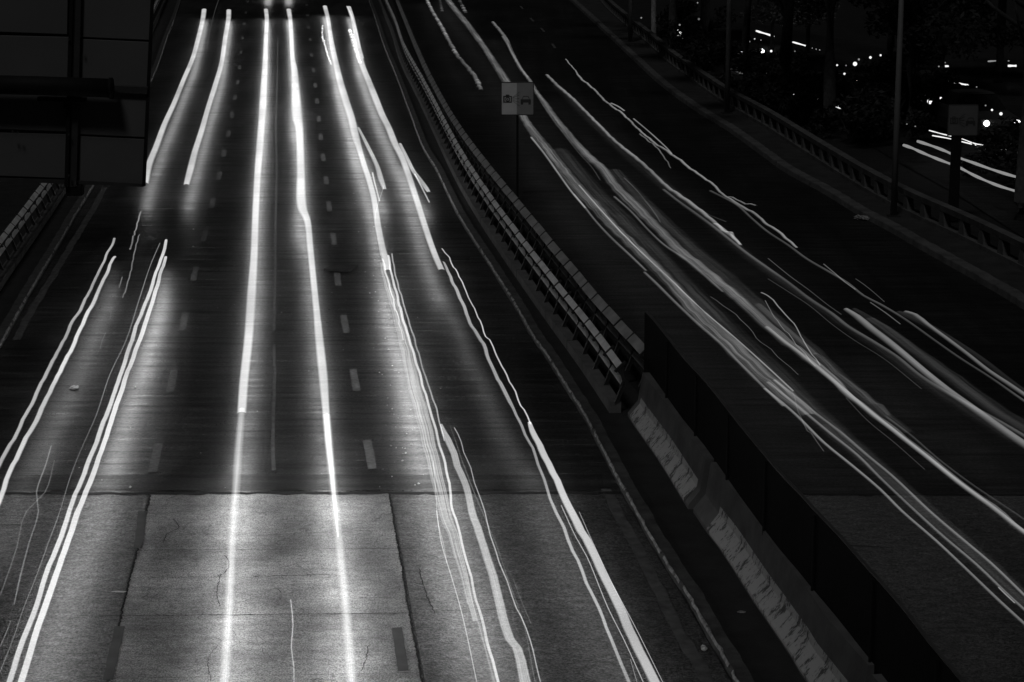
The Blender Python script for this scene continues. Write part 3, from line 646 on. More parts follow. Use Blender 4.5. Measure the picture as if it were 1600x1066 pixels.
# ---------------------------------------------------------------- cars on the far street
def car(hx, hy, yaw, label, glare):
    """hx,hy: pixel of the point midway between the headlamps"""
    g = P(hx, hy, .68); root = thing('parked_car' if glare < 3 else 'car', label, 'car', (g.x, g.y, -.05), R(yaw), 'cars on the far street')
    # local: front at y=0 facing -Y, body runs to +Y
    def sec(y, w0, z0, z1, w1): return [(-w0, y, z0), (-w0, y, (z0+z1)/2), (-w1, y, z1), (w1, y, z1), (w0, y, (z0+z1)/2), (w0, y, z0)]
    S = [sec(.0, .72, .3, .62, .62), sec(.12, .82, .22, .78, .7), sec(1.1, .86, .2, .95, .72), sec(3.4, .86, .2, 1.0, .74), sec(4.0, .82, .25, .98, .7), sec(4.15, .74, .35, .8, .62)]
    mb = MB(); vs_ = [v for s in S for v in s]; fs = [(i*6+k, i*6+(k+1) % 6, (i+1)*6+(k+1) % 6, (i+1)*6+k) for i in range(5) for k in range(6)]+[tuple(range(6)), tuple(range(30, 36))[::-1]]
    mb.add(vs_, fs); mb.build('body', M['carpaint'], root, bevel=.03)
    T = [[(-.70, 1.05, .93), (.70, 1.05, .93)], [(-.56, 1.75, 1.42), (.56, 1.75, 1.42)], [(-.56, 2.9, 1.44), (.56, 2.9, 1.44)], [(-.68, 3.6, .98), (.68, 3.6, .98)]]
    mb = MB(); v = [p for r_ in T for p in r_]; mb.add(v, [(0, 1, 3, 2), (4, 5, 7, 6), (0, 2, 4, 6), (1, 7, 5, 3)]); mb.build('window', M['glass'], root)
    mb = MB(); mb.add([(-.57, 1.72, 1.43), (.57, 1.72, 1.43), (.57, 2.92, 1.45), (-.57, 2.92, 1.45), (-.5, 1.9, 1.49), (.5, 1.9, 1.49), (.5, 2.8, 1.5), (-.5, 2.8, 1.5)], [(4, 5, 6, 7), (0, 1, 5, 4), (1, 2, 6, 5), (2, 3, 7, 6), (3, 0, 4, 7)]); mb.build('roof', M['carpaint'], root)
    for sx in (-1, 1):
        for yy in (.75, 3.3):
            mb = MB(); mb.tube([(sx*.70, yy, .32), (sx*.88, yy, .32)], .32, 18); t = mb.build('wheel', M['rubber'], root); mb = MB(); mb.tube([(sx*.881, yy, .32), (sx*.89, yy, .32)], .19, 14); mb.build('rim', M['post'], t)
        mb = MB(); mb.tube([(sx*.55, .02, .66), (sx*.55, -.035, .66)], [.10, .085], 14); mb.build('headlight', HL if glare > 2 else HLdim, root)
    mb = MB(); mb.box((-.35, -.012, .36), (.35, .0, .5)); mb.build('grille', M['rubber'], root)
    return root
HL, HLdim = glow('headlamp_glow', 6.0), glow('dim_headlamp_glow', 1.4)
car(1566, 189, 14, 'car with two dazzling headlights at the right edge', 5)
car(1174, 78, 20, 'car with lit headlights right of the middle street lamp pole', 4)
car(1325, 123, 30, 'car with one bright headlight between the thick trunks and the nearest pole', 4)
car(1476, 155, 12, 'dark car above the dim camera sign', 1)

# ---------------------------------------------------------------- lights of the far street
GL = {k: glow('street_glow_%s' % n, v*(.7 if k != 'a' else .55)) for k, (n, v) in {'a': ('bright', 2.0), 'b': ('soft', .38), 'c': ('faint', .2)}.items()}
def tubepx(s, h, wpx, g, name='light_streak', parent=None, dots=0):
    pts = parse(s); mb = MB(); c = [Vector(q) for q in catmull([tuple(P(q[0], q[1], h)) for q in pts], .4)]
    if dots:
        c = resample(c, dots)
        for p in c[::1]:
            r = wpx*.5*depth(p)/F*random.uniform(.5, 1.3); q = p+Vector((0, 0, random.uniform(-.03, .03))); mb.tube([q-Vector((r, 0, 0)), q+Vector((r, 0, 0))], r*.8, 6)
    else:
        rads = [wpx*.5*depth(p)/F*(1+.2*math.sin(i*1.7)) for i, p in enumerate(c)]
        mb.tube(c, rads, 8)
    return mb.build(name, GL[g], parent, True)
FS = [("1239,66 1250,69 1260,72", 2.2, 'a', 0, 'short bright streak between the two thick trunks, upper'), ("1262,74 1272,76 1283,79", 1.6, 'a', .5, 'row of bright dots ending at the second thick trunk'),
      ("1239,101.5 1260,103.5 1283,106", 2.2, 'a', 0, 'longer bright streak between the two thick trunks, lower'), ("1250,100 1268,102.5", 1.6, 'b', 0, 'short soft streak just above the lower bright streak'),
      ("1240,146 1260,152 1283,156", 2.0, 'a', .35, 'dotted light line between the bases of the thick trunks'), ("1305,164 1322,169 1340,175", 1.6, 'a', .3, 'broken light line just right of the second trunk'),
      ("1305,167 1318,171 1327,173.5", 1.4, 'a', 0, 'thin bright line under the broken one right of the second trunk'), ("1350,176 1358,178", 1.5, 'b', 0, 'tiny light dash left of the nearest lamp pole'),
      ("1369,186 1392,190 1412,194 1432,199", 1.5, 'b', .6, 'faint dotted line crossing behind the nearest lamp pole'), ("1452,204 1463,207 1474,210 1500,216 1525,225 1545,228 1560,231", 1.5, 'a', 0, 'thin wavering streak passing behind the dim camera sign'),
      ("1457,212 1480,216 1505,222 1525,227", 1.6, 'a', 0, 'second thin streak just below the wavering one'), ("1562,233 1577,235.5", 2, 'a', 0, 'short streak near the right shrub'),
      ("1412,227 1424,231 1435,236 1456,245 1479,254 1497,261 1520,273 1537,281 1562,291 1591,300", 4.2, 'b', 0, 'thick pale streak, lowest on the far street'),
      ("1434,221 1450,226 1479,237 1497,246 1525,256 1550,265 1572,272 1600,280", 4.2, 'b', 0, 'thick pale streak just above the lowest one'),
      ("1492,129.5 1501,131 1512,133", 2.6, 'a', 0, 'short bright dash above the dim camera sign'), ("1474,125 1482,126.5", 2.6, 'a', 0, 'tiny bright dash left of the dash above the dim sign'),
      ("1544,96 1552,95.5 1560,95", 2.2, 'b', 0, 'flat soft dash high on the right'), ("1575,103 1581,103 1588,103", 3, 'a', 0, 'bright dash near the upper right corner'), ("1576,94.5 1588,94.5", 1.8, 'b', .7, 'row of dots above the upper right dash'),
      ("1474,103.7 1482,103.5", 2.6, 'a', 0, 'small bright dash right of the nearest lamp pole'), ("1182,48.5 1190,51 1200,54 1209,57", 2.6, 'a', 0, 'bright streak left of the thickest trunk'),
      ("1164,56 1185,61.5 1200,64", 1.6, 'a', .8, 'row of dots under the streak left of the thickest trunk'), ("1157,101 1175,107 1190,112 1201,117", 1.6, 'a', .45, 'beaded line between the middle pole and the thickest trunk'),
      ("1152,112 1160,115", 2.2, 'b', .4, 'scribble of light right of the middle lamp pole'), ("1059,47 1064,52", 2.4, 'a', 0, 'tiny slanting dash between dark trunks near the top'), ("1059,55 1068,60", 2.4, 'b', 0, 'lower tiny dash between dark trunks near the top'),
      ("1384,107.5 1388,108", 1.8, 'b', 1, 'pair of dots left of the nearest lamp pole'), ("1444,110 1453,110.5", 1.8, 'a', .7, 'pair of dots right of the nearest lamp pole'), ("1550,200 1563,202 1575,201", 1.4, 'b', .35, 'dotted gleam below the dazzling headlights')]
for s, wd, g, dt, lb in FS:
    o = tubepx(s, .65, wd, g, 'light_streak', None, dt); tag(o, lb, 'light streak', 'lights on the far street')
LP = [(1336, 100, 4.2, 'a', 1.8, 'largest round lamp left of the nearest lamp pole'), (1360, 90, 2.6, 'a', 2.2, 'lamp just right of the largest round one'), (1342, 93, 2.0, 'b', 2.2, 'small lamp above the largest round one'), (1376, 86.5, 2.0, 'a', 2.3, 'rightmost of the row of lamps left of the nearest pole'),
      (1308, 102, 1.8, 'a', 1.5, 'small lamp touching the second thick trunk'), (1322, 102.5, 1.3, 'b', 1.5, 'tiny lamp left of the largest round one'), (1319.5, 115.5, 2.2, 'a', 1, 'small lamp over the car with one bright headlight'),
      (1467, 104, 1.5, 'b', 2, 'small lamp left of the small bright dash'), (1470, 153.5, 2.3, 'a', .9, 'lamp of the dark car above the dim sign'), (1550, 172, 2.2, 'a', 1.5, 'small lamp above the dazzling headlights'),
      (1564, 178, 3.2, 'a', 1.3, 'lamp between and above the dazzling headlights'), (1540, 165, 1.6, 'b', 1.5, 'faint lamp above the left dazzling headlight'), (1002, 28, 1.6, 'b', 2, 'tiny lamp left of the pale trunk'), (1092, 30, 2.2, 'c', 2, 'blurred faint lamp in the dark trees'),
      (1090, 4.5, 1.4, 'b', 2, 'tiny lamp at the top edge'), (1124, 77, 1.6, 'b', 1, 'tiny lamp left of the middle lamp pole'), (1062, 39, 1.8, 'b', 1.6, 'small lamp above the tiny slanting dash'), (1171, 65, 1.6, 'b', 1.4, 'tiny lamp above the car by the middle pole'),
      (1526, 136, 1.3, 'b', 1.4, 'tiny lamp right of the dash above the dim sign'), (1506, 142, 1.2, 'c', 1.4, 'dim lamp under the dash above the dim sign'), (1477, 98, 1.1, 'b', 2, 'speck above the small bright dash'), (1242, 80, 1.4, 'b', 1, 'speck right of the thickest trunk'), (1205, 80, 2.4, 'a', .9, 'lamp touching the left side of the thickest trunk')]
for x, y, r, g, h, lb in LP:
    p = P(x, y, h); k = depth(p)/F; bm = bmesh.new(); bmesh.ops.create_uvsphere(bm, u_segments=14, v_segments=8, radius=r*k*.78)
    me = bpy.data.meshes.new('distant_lamp'); bm.to_mesh(me); bm.free(); me.materials.append(GL[g]); o = link(bpy.data.objects.new('distant_lamp', me)); o.location = p
    tag(o, lb, 'lamp', 'lights on the far street')

# ---------------------------------------------------------------- light streaks left by the traffic
def streak(s, gray, h=.5, down=None, soft=.26, strk=0.0, perp=False, wob=0, wl=1.4, label=None, parent=None, name=None, wk=1.0, group=None):
    pts = parse(s); n = len(pts); rows = []
    for i, q in enumerate(pts):
        p = P(q[0], q[1], h); k = depth(p)/F; wd = q[2]*k*wk
        a, b_ = pts[max(i-1, 0)], pts[min(i+1, n-1)]; dx, dy = b_[0]-a[0], b_[1]-a[1]
        if perp: wd /= max(abs(dy)/math.hypot(dx, dy), .3)
        A, B_ = P(a[0], a[1], h), P(b_[0], b_[1], h); t = (B_-A); wd *= abs(t.y)/t.length
        rows.append((p.x, p.y, p.z, wd))
    rs_ = [list(r) for r in catmull(rows, .35)]
    rd = random.Random(int(pts[0][0]*7+pts[0][1])); ph = rd.uniform(0, 6); ph2 = rd.uniform(0, 6); L = 0; vs_ = []; uv = []; fs = []; idx = []
    cps = [Vector(r[:3]) for r in rs_]; fr = frames(cps)
    for i, (p, t, nn) in enumerate(fr):
        if i: L += (cps[i]-cps[i-1]).length
        zz = wob*(math.sin(L*6.28/wl+ph)+.6*math.sin(L*6.28/(wl*.43)+ph2)+.5*math.sin(L*6.28/(wl*2.7)+ph2)); sx = wob*.5*math.sin(L*6.28/(wl*1.3)+ph2)
        wdt = rs_[i][3]; c = p+Vector((0, 0, zz))+nn*sx; th = min(wdt*.22, .05)
        for k in range(5):
            u = k/4; vs_.append(c+nn*(u-.5)*wdt+Vector((0, 0, th*(1-(2*u-1)**2)))); uv.append((u, L))
        vs_ += [c-nn*.5*wdt+Vector((0, 0, -.001)), c+nn*.5*wdt+Vector((0, 0, -.001))]; uv += [(0, L), (1, L)]
    for i in range(len(fr)-1):
        a, b_ = i*7, (i+1)*7
        for k in range(4):
            f = (a+k, a+k+1, b_+k+1, b_+k); fs.append(f); idx.append(0)
        if down != 0:
            f = (a+5, b_+5, b_+6, a+6); fs.append(f); idx.append(1)
    o = mesh(name or 'light_trail', vs_, fs, None, parent, True, uv, [STREAK, BEAM], idx)
    dn = DOWN if down is None else down
    o.color = (lin(gray), soft, strk, dn/10)
    if label: tag(o, label, 'light trail', group)
    return o
GH = 'headlight trails on the bright carriageway'; GT = 'tail light trails on the dim carriageway'
W_ = 200
T = streak("319,15,9 317,30,9 310,60,9 301,92,9 287,125,9 272,162,10 257,195,11 244,230,12 233,258,13 227,288,12", W_, down=1.2, label='leftmost upper headlight trail, running out from behind the sign back', group=GH)
T = streak("357.5,16,9 357,30,9 352,60,9 346,100,9 336,135,10 325,170,10 315,205,11 304,240,12 297.5,266,13 291,290,11", W_, down=1.3, label='short upper headlight trail ending beside the leftmost one', group=GH)
T = streak("415.5,15,8 417,30,8 415.5,60,8 414.5,95,10 412.5,130,12 410.5,170,14 409,190,13 406,230,14 403,266,13 399.5,330,13 397,400,14 393,460,17 388,532,17 381,598,17 377.5,647,17", W_, label='broad white trail left of the middle, ending where the narrow one begins', group=GH)
streak("378,640,10 373,700,12 368,775,12 366,800,13 362,860,13 359,930,14 355,1000,15 350,1080,16", 186, soft=.5, strk=.3, wk=1.45, down=6, label='narrow soft trail on the left half of the concrete slab', group=GH)
T = streak("451,15,9 454,35,8 455.5,60,8 457,90,9 460,110,12 462,145,16 464.5,185,19 467.5,200,15 470,265,15 472,325,18 480,345,13 485,390,12 490,440,12 495,490,13 499,532,16 505,590,17 509,640,14 514,700,13 518,735,11 521,768,9 524.5,800,6 528,840,3", W_, label='broad white trail right of the middle, running down to the slab', group=GH)
streak("510,650,12 515,705,12 519.5,750,12 524,790,12 532.5,875,13 539,940,14 544,1000,15 550,1080,16", 186, soft=.5, strk=.3, wk=1.45, down=6, label='soft trail on the right half of the concrete slab', group=GH)
T = streak("507.5,10,8 512.5,30,8 515.5,50,8 519.5,75,10 525,100,11 532,130,13 541,160,14 549,185,14 556,215,14 562,235,11 571,265,11 574.5,275,11 584,310,11 591,355,12 597,385,12 603,410,14 606,424,13", W_, label='left trail of the curving pair, ending beside the loose board', group=GH)
streak("560,200,5 575,230,8 590,262,9 595,280,11 601,297,8", 205, soft=.3, strk=.4, parent=T, name='strand'); streak("582,270,3 585,284,3 589,299,3 593,315,3", 190, parent=T, name='strand', down=0)
streak("504,40,3 504,58,3 507,66,3 509,75,3 514,92,3 518,100,3", 200, parent=T, name='strand', wob=.03, down=0, wl=2.5); streak("503,58,2.5 509,76,2.5 513,90,2.5 517,98,2.5", 180, parent=T, name='strand', wob=.03, down=0, wl=2)
T = streak("545,11,8 551,30,8 556,55,9 561,85,12 567,105,11 575,125,12 585,150,13 597,180,13 607,200,13 617,225,13 627,245,12 635,265,12 650,310,12 661,345,12 672.5,380,12 682,405,12 690,423,12", W_, down=1.5, label='right trail of the curving pair, ending at its kink', group=GH)
streak("625,225,6 637,250,8 646,268,9 655,280,10 666,295,10 670,301,7", 205, soft=.3, strk=.4, parent=T, name='strand'); streak("648,272,3 660,295,3 671,317,3", 190, parent=T, name='strand', down=0)
streak("546,46,6 549,56,7 552,64,8 555,76,7 560,92,6 563,100,6", 190, parent=T, name='strand', wob=.05, wl=1.1, strk=.6, down=0)
streak("542,10,3 548,22,3 556,45,3 562,70,3 568,92,3", 150, parent=T, name='strand', down=0)
# multi-strand band
T = streak("596,410,6 601,430,10 609,455,13 620,490,16 632,532,21 647,600,23 660,650,24 672,700,23 686,760,22 695,798,21 712,850,18 727,910,13 742,970,8", 170, soft=.15, strk=.8, down=4.5, label='wide many-stranded trail right of the concrete slab', group=GH, wob=.01)
streak("607,400,4 612,430,4 620,460,5 630,500,5 640,532,5 660,600,5 675,652,5 687,695,5 700,745,5 707,797,5 712,810,5 722,850,5 740,920,5 757,985,6 784,1090,6", 212, parent=T, name='strand', down=3, wob=.012)
streak("612,395,2.5 618,430,3 632,480,3 648,532,3 665,590,3 682,640,3 694,690,2", 165, parent=T, name='strand', down=0, wob=.012)
streak("598,405,3 604,430,3 612,460,3 624,505,3 630,532,3", 175, parent=T, name='strand', down=0, wob=.02)
streak("682,798,2 690,850,2 705,900,2 722,960,2 745,1066,2", 170, parent=T, name='strand', down=0)
streak("677,720,1.5 681,770,1.5 685,820,1.5 693,850,1.5 698,880,1.5", 140, parent=T, name='strand', down=0)
streak("600,290,1.5 586,340,1.5 590,370,1.5 595,400,1.5", 120, parent=T, name='strand', down=0)
streak("712,850,8 735,925,8 755,1000,9 778,1085,10", 150, parent=T, name='strand', down=6, soft=.5, strk=.9)
T = streak("692,408,3 696,415,5 702,430,6 714,455,7 725,480,7 737,510,7 752,532,8 767,570,7 782,600,8 797,630,8 803,640,6 815,667,6 827,690,6 837,715,6 850,750,6 860,780,6 869,800,7 895,860,7 917,910,7 935,950,7 955,1000,7 990,1085,8", 178, soft=.3, strk=.25, label='thin grey trail left of the thick bright one, starting at the kink', group=GH, wob=.012, down=1.2)
streak("691,390,2.5 700,400,2.5 704,408,2.5 720,437,2.5 730,460,2.5 747,495,2.5 762,530,2.5 765,532,2.5 780,565,3 800,602,3 810,625,3 829,662,3", 205, parent=T, name='strand', wob=.012, down=0)
T = streak("827,660,7 832,675,11 841,690,12 847,705,13 857,725,13 870,752,13 882,780,14 894,800,15 907,830,16 925,860,16 940,890,16 955,925,17 972,960,18 990,1000,19 1007,1035,19 1030,1080,20", W_, label='thick bright trail at the bottom, nearest the centre kerb', group=GH, soft=.2, down=1.5, wob=.012, wl=2.2)
streak("877,790,2 900,840,2 917,870,2 950,950,2 975,1000,2 1005,1066,2", 170, parent=T, name='strand', down=0); streak("985,1030,1.5 992,1055,1.5 998,1075,1.5", 120, parent=T, name='strand', down=0)
streak("905,800,1.5 925,845,1.5 958,915,1.5 990,975,1.5 1040,1075,1.5", 170, parent=T, name='strand', down=0)
T = streak("690,664,5 696,680,12 702,695,13 709,710,13 715,727,13 725,750,13 734,785,13 737,800,14 746,825,15 757,860,15 771,905,16 782,945,17 796,1000,18 807,1015,18 826,1085,23", 188, soft=.2, strk=.35, label='grey trail of medium width between the many-stranded one and the thick bright one', group=GH, wob=.012, wl=2.2, down=3)
streak("710,668,2 720,690,2 725,705,2 735,732,2 745,765,2 757,798,2 770,850,2.3 785,890,2.3 800,932,2.3 815,965,2.3 828,1000,2.3 848,1080,2.5", 180, parent=T, name='strand', wob=.01, down=0)
streak("703,665,1.5 712,690,1.5 722,720,1.5 741,770,1.5 760,815,1.5 775,850,1.5 792,900,1.5 818,975,1.5 836,1066,1.5", 100, parent=T, name='strand', down=0)
streak("802,905,1.3 815,940,1.3 830,975,1.3", 110, parent=T, name='strand', down=0)
# left lane, four strands
T = streak("179,374,5 175,383,5 168,395,5 164,405,5 150,435,6 139,457,6 125,485,7 110,510,7 101,530,7 82,565,8 65,600,8 45,640,8 27,675,8 10,707,9 -5,735,9 -40,800,10", 175, soft=.3, label='outermost left trail with a wavering upper end', group=GH, wob=.011, wl=1.9, down=1.2)
T = streak("179,400,6 172,415,6 167,428,7 156,450,7 145,475,8 132,500,8 120,528,8 102,565,9 82,605,9 65,640,10 47,675,10 30,707,10 15,740,10 2,775,10 -12,810,11", 218, label='second trail from the left, just right of the outermost', group=GH, wob=.011, wl=1.9, down=2)
T = streak("260,376,5 257,388,6 254,400,6 249,412,6 242,432,6 235,455,7 225,480,7 215,505,7 206,532,8 192,575,8 177,620,8 162,660,9 147,700,9 132,740,9 117,775,9 109,798,9 95,840,10 77,885,10 62,930,10 45,980,11 27,1025,11 10,1080,12", 215, soft=.22, label='third trail from the left, reaching the bottom left corner', group=GH, wob=.009, wl=1.9, down=3)
streak("250,380,2 235,415,2 217,470,2 197,532,2 172,585,2 150,650,2 130,695,1.6 110,745,1.6 94,798,1.6 75,850,1.6 57,900,1.6 37,950,1.6 20,1000,1.6 -2,1055,1.6", 120, parent=T, name='strand', down=0)
T = streak("259,402,5 255,415,6 250,430,6 245,450,7 237,475,7 229,500,8 219,530,8 200,580,8 185,625,9 170,670,9 155,715,9 140,755,10 127,790,10 121,800,11 107,845,11 92,885,11 77,930,12 60,980,12 45,1025,12 28,1085,13", 222, soft=.15, label='fourth trail from the left, touching the third', group=GH, wob=.009, wl=1.9, down=7)
T = streak("220,329,3 216,345,3 211,362,3 205,385,3 203,390,3", 165, strk=.9, wob=.02, wl=.9, label='short flickering trail above the left streaks', group=GH, down=0)
T = streak("218,365,2 211,390,2.3 207,410,2.3 204,425,2.3 200,440,2.5 194,460,2.5 191,467,2", 150, strk=.7, wob=.015, wl=.9, label='flickering trail between the left pairs, longer and lower', group=GH, down=0)
T = streak("191,433,2.3 186,450,2", 140, strk=.5, label='tiny dash left of the lower flickering trail', group=GH, down=0)
T = streak("173.5,487,2.2 172,499,2", 95, strk=.8, label='faint tiny dash below the flickering trails', group=GH, down=0)
T = streak("165,520,1.6 160,532,1.6 156,546,1.6", 95, label='faint thin dash right of the second left trail', group=GH, down=0)
T = streak("80,697,2.5 72,725,3 57,770,3 60,800,3 45,850,3 32,900,4 22,945,2", 120, soft=.4, label='faint grey trail fading out in the lower left', group=GH, down=0)
T = streak("85,720,2 70,770,3 41,800,3 25,860,3 0,932,3", 100, soft=.5, label='very faint trail left of the fading one', group=GH, down=0)
T = streak("17,970,2 8,993,2.5 -2,1015,2", 120, soft=.4, label='faint dash at the left edge near the bottom', group=GH, down=0)
T = streak("454.5,938,1.8 457.5,975,1.8 455.5,1010,1.8 459,1040,1.8 458.5,1080,1.8", 200, label='hairline bright trail in the middle of the slab', group=GH, down=0, wob=.006)
T = streak("345,-10,1.5 335,20,1.5 328,50,1.5 322,85,1.5", 70, strk=.8, label='hairline dotted trail between the two upper left trails', group=GH, down=0)

# right carriageway
KW = dict(perp=True, h=.8, down=0, soft=.5, strk=.75)
K = dict(perp=True, h=.8, down=.06, soft=.42, wk=1.3)
T = streak("660,-15,4 667,0,4 677,20,4 690,42,4.5 702,65,5 717,90,5 730,105,5.5 742,120,6 751,139,6", 100, strk=.5, wob=.03, wl=1.2, label='short striped trail left of the signpost', group=GT, **K)
T = streak("690,-20,8 700,0,8 715,20,8 730,38,8 745,58,8 757,75,8 770,95,9 785,118,11 800,142,11 817,182,11 832,205,12 850,228,14 875,260,15 905,297,16 925,318,17 940,335,16 960,357,14 990,385,14 1020,415,15 1050,445,16 1075,475,17 1100,500,19 1132,530,22 1165,562,24 1205,600,25 1240,630,23 1265,650,16", 118, strk=.75, wob=.012, label='long braided trail passing behind the signpost plate', group=GT, **K)
streak("1195,608,4 1222,630,4 1245,650,4 1287,692,4 1330,727,4 1375,765,4 1410,800,4 1462,845,4 1512,892,4 1562,940,4.5 1620,993,4.5", 118, parent=T, name='strand', **K)
streak("1200,598,4 1230,622,4 1260,647,4 1300,680,4 1340,712,4 1375,747,4 1430,799,4 1475,840,4 1525,882,4 1575,930,4 1625,975,4", 105, parent=T, name='strand', **K)
streak("1210,595,4 1245,622,4 1275,647,4 1312,675,4 1355,712,4 1395,745,4 1452,799,4 1500,840,4 1550,882,4 1620,950,4", 108, parent=T, name='strand', **K)
streak("1290,668,16 1340,712,16 1400,765,15 1460,822,14 1530,885,14 1620,965,14", 40, parent=T, name='strand', strk=.7, **K)
streak("897,304,3 912,322,3 930,345,3 955,372,3.5 985,400,3.5 1010,424,3", 96, parent=T, name='strand', **K)
streak("1007,426,3.5 1025,443,4 1050,468,4 1075,492,4 1100,515,4 1125,536,4 1150,562,4 1170,582,4 1200,612,4 1225,636,4", 95, parent=T, name='strand', **K)
streak("830,215,3 850,240,3 870,268,3 893,300,3 915,326,3", 130, parent=T, name='strand', **K)
streak("905,290,2 940,330,2 985,378,2 1040,430,2 1100,487,2 1150,530,2.5 1200,575,2.5 1240,612,2.5", 140, parent=T, name='strand', **K)
streak("1237,612,1 1245,632,1.3 1256,665,1.3 1268,680,1.3 1287,703,1", 85, parent=T, name='strand', wob=.02, **dict(K, down=0))
streak("1560,918,1.6 1572,930,1.8 1586,943,1.6", 150, parent=T, name='strand', **dict(K, down=0))
streak("845,160,1.3 870,195,1.3 905,240,1.3 925,262,1.3 938,282,1.3", 60, parent=T, name='strand', **dict(K, down=0))
T = streak("770,35,4 790,60,5 800,82,5 815,110,5 827,125,5 840,147,6 850,160,8 867,185,9 885,207,10 905,230,10 925,250,11 942,265,12 960,290,13 980,310,14 1000,330,14 1020,350,13 1040,370,13 1065,395,14 1090,415,14 1115,435,14 1145,460,14 1170,482,14 1200,510,14 1225,532,13 1262,560,12 1300,592,11 1330,622,9 1370,652,9 1412,685,8 1450,715,8 1500,755,8 1550,792,8 1600,833,8 1640,862,8", 120, strk=.7, wob=.01, label='longest trail of the dim carriageway, running to the right edge', group=GT, **K)
streak("1198,512,5 1225,534,5 1262,562,6 1300,594,6 1335,624,6 1370,653,6 1412,686,6 1450,716,6 1500,756,6 1550,793,6 1620,848,6", 128, parent=T, name='strand', **K)
streak("960,308,3 985,330,3 1015,362,3 1040,385,3 1070,405,3 1100,430,3.5 1130,457,3", 88, parent=T, name='strand', **K)
streak("1385,652,3 1425,682,3 1465,717,3 1525,762,3 1575,795,3 1620,826,3", 52, parent=T, name='strand', **K)
streak("1275,555,8 1305,582,10 1335,606,10 1362,630,9 1388,652,6", 62, parent=T, name='strand', strk=.9, wob=.03, wl=.35, **dict(K, down=0))
streak("1190,458,1.6 1200,463,1.8 1215,478,1.8 1227,491,1.8 1240,506,1.8 1252,526,1.8 1256,536,1.8 1270,554,1.8 1281,571,1.8", 140, parent=T, name='strand', wob=.015, **dict(K, down=0))
streak("1196,470,1.3 1206,490,1.3 1220,508,1.3 1238,530,1.3 1258,555,1.3 1275,572,1.3", 110, parent=T, name='strand', wob=.012, **dict(K, down=0))
streak("1322,622,1.2 1355,657,1.2 1400,694,1.2 1445,734,1", 62, parent=T, name='strand', **dict(K, down=0))
streak("1185,478,9 1215,505,10 1245,530,9 1275,556,6", 62, parent=T, name='strand', strk=.4, **K)
streak("975,278,1.2 995,298,1.2 1025,336,1.2 1032,348,1.2", 85, parent=T, name='strand', **dict(K, down=0))
T = streak("1110,463,1.2 1130,478,1.2 1150,493,1.2 1170,511,1.2 1182,528,1 1205,548,1 1215,557,1 1247,585,.8", 85, wob=.012, label='hairline trail between the two long braided ones', group=GT, **dict(K, down=0))
T = streak("854,117,3.5 872,135,4 892,152,4 917,177,4 940,200,4 962,222,4 987,242,4.5 1012,263,4.5 1040,290,4.5 1070,312,5 1095,330,5 1115,347,5 1130,360,5 1142,368,5 1157,383,4", 125, wob=.008, label='pale trail with a wavy lower end right of the signpost', group=GT, **K)
streak("1115,347,4 1130,360,4.5 1142,368,4.5 1157,384,3.5", 130, parent=T, name='strand', wob=.03, wl=1.2, **K)
streak("1037,297,3.5 1060,315,3.5 1085,333,4 1115,355,4 1140,375,4 1165,395,4 1200,420,4 1230,441,4 1265,468,4.5 1300,491,4.5 1325,511,4.5 1360,532,4.5 1400,557,4.5 1437,587,4.5 1475,612,5 1525,640,5 1562,660,5 1620,694,5", 78, parent=T, name='strand', **K)
streak("1200,404,1.2 1237,434,1.2 1262,452,1.2 1295,478,1.2 1315,492,1.2", 78, parent=T, name='strand', **dict(K, down=0))
streak("1080,318,1 1110,337,1 1135,347,1", 60, parent=T, name='strand', **dict(K, down=0))
streak("1200,436,1 1230,455,1 1265,478,1 1300,507,1 1335,532,1 1380,560,1 1440,608,1", 62, parent=T, name='strand', **dict(K, down=0))
T = streak("1322,484,5 1340,496,8 1360,513,9 1385,532,9 1412,554,9 1445,582,9 1480,610,9 1515,635,9 1550,660,9 1600,695,10 1650,728,10", 124, label='broad trail starting low on the right and leaving at the edge', group=GT, strk=.15, **K)
streak("1335,484,5 1360,500,9 1395,522,12 1430,550,13 1470,580,13 1520,618,13 1560,648,13 1630,690,13", 48, parent=T, name='strand', strk=.7, **K)
T = streak("884,93,1.6 900,112,1.8 905,120,2.6 930,142,2.6 950,162,2.6 975,180,2.6 1000,205,2.6 1025,225,2.8 1050,242,3 1082,266,3 1112,287,3 1135,309,3 1155,320,3.2 1175,332,3.4 1190,343,3.4 1200,352,3.4 1215,362,3.4 1227,372,3.4 1237,380,3.4 1246,389,3", 132, wob=.012, wl=2.4, label='thin pale trail farthest right on the upper road', group=GT, **K)
streak("955,162,1.8 966,167,1.8 976,174,1.8", 140, parent=T, name='strand', **dict(K, down=0)); streak("990,186,1.8 1015,207,1.8 1042,232,2 1050,241,2", 132, parent=T, name='strand', **dict(K, down=0))
streak("1000,210,2 1025,230,2 1035,242,2 1045,257,2 1048,264,1.5", 98, parent=T, name='strand', wob=.012, **dict(K, down=0)); streak("1138,309,1.4 1152,313,1.4 1165,319,1.4 1181,323,1.4", 110, parent=T, name='strand', wob=.02, **dict(K, down=0))
T = streak("1110,299,2.6 1150,320,2.6 1175,342,3 1200,363,3 1232,384,3 1262,406,3 1300,428,3 1325,443,3 1350,463,3 1375,476,3 1412,498,3 1460,532,3 1500,560,3 1550,592,3 1600,627,3.5 1650,660,3.5", 72, label='dim thin trail between the pale thin one and the broad right one', group=GT, **K)
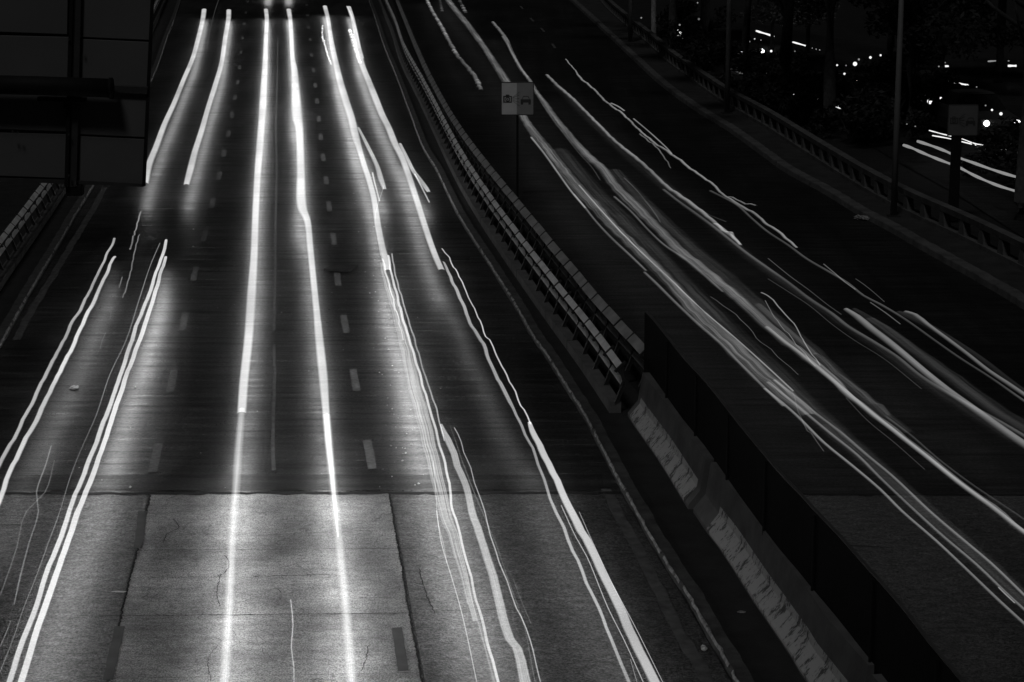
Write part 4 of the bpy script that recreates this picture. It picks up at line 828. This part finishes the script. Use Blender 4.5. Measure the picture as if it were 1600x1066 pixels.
streak("1287,413,1.5 1305,428,1.6 1320,441,1.5 1337,453,1.2", 108, parent=T, name='strand', **dict(K, down=0)); streak("1360,473,1.4 1382,488,1.6 1407,507,1.4", 100, parent=T, name='strand', **dict(K, down=0))
T = streak("1337,436,1 1350,445,1.2 1365,457,1.2 1382,472,1", 75, label='hairline dash above the dim thin trail on the right', group=GT, **dict(K, down=0))
T = streak("1415,488,3 1430,493,5 1450,508,5 1480,530,5 1512,554,5 1545,580,5 1575,600,5.5 1600,617,5.5 1650,650,6", 108, label='uppermost trail leaving at the right edge', group=GT, **K)
streak("1405,490,6 1440,505,8 1480,528,8 1530,560,8 1580,598,8 1640,640,8", 40, parent=T, name='strand', strk=.5, **K)
T = streak("785,57,3 793,70,3 800,84,3 812,104,3 825,122,3", 95, strk=.4, label='short trail just above the signpost plate', group=GT, **K)
T = streak("685,-10,4 691,18,4", 60, strk=.8, wob=.03, wl=.7, label='dotted trail at the top edge, left of two', group=GT, **K)
T = streak("712,-12,4 720,5,4 728,20,4", 60, strk=.8, wob=.03, wl=.7, label='dotted trail at the top edge, right of two', group=GT, **K)
T = streak("420,-30,14 418,-8,10", 200, down=1, label='bright trail beyond the top edge, left one', group=GH); T = streak("450,-30,14 451,-8,10", 200, down=1, label='bright trail beyond the top edge, right one', group=GH)

# wide faint bundles of many weak tail lights beside the strong ones
for s_, g_, lb in (("875,235,26 905,272,30 940,312,32 990,362,34 1050,425,36 1100,478,40 1150,530,44 1205,582,46 1265,640,40 1340,705,34 1430,782,30 1530,872,28 1640,970,28", 50, 'wide faint bundle of streaks beside the long braided trail'),
                   ("960,268,22 1000,312,26 1040,352,28 1090,398,28 1145,443,28 1200,492,28 1262,545,30 1330,606,24 1420,680,20", 52, 'faint bundle of streaks beside the longest dim trail'),
                   ("870,135,14 940,205,18 1010,268,20 1085,328,20 1165,398,18 1262,470,16 1370,545,16 1480,625,16 1620,715,16", 34, 'hazy bundle of streaks beside the pale wavy-ended trail'),
                   ("1360,500,16 1410,535,20 1480,585,24 1550,636,26 1650,700,28", 46, 'hazy bundle of streaks beside the broad low trail on the right')):
    streak(s_, g_, label=lb, group=GT, wob=.008, **KW)
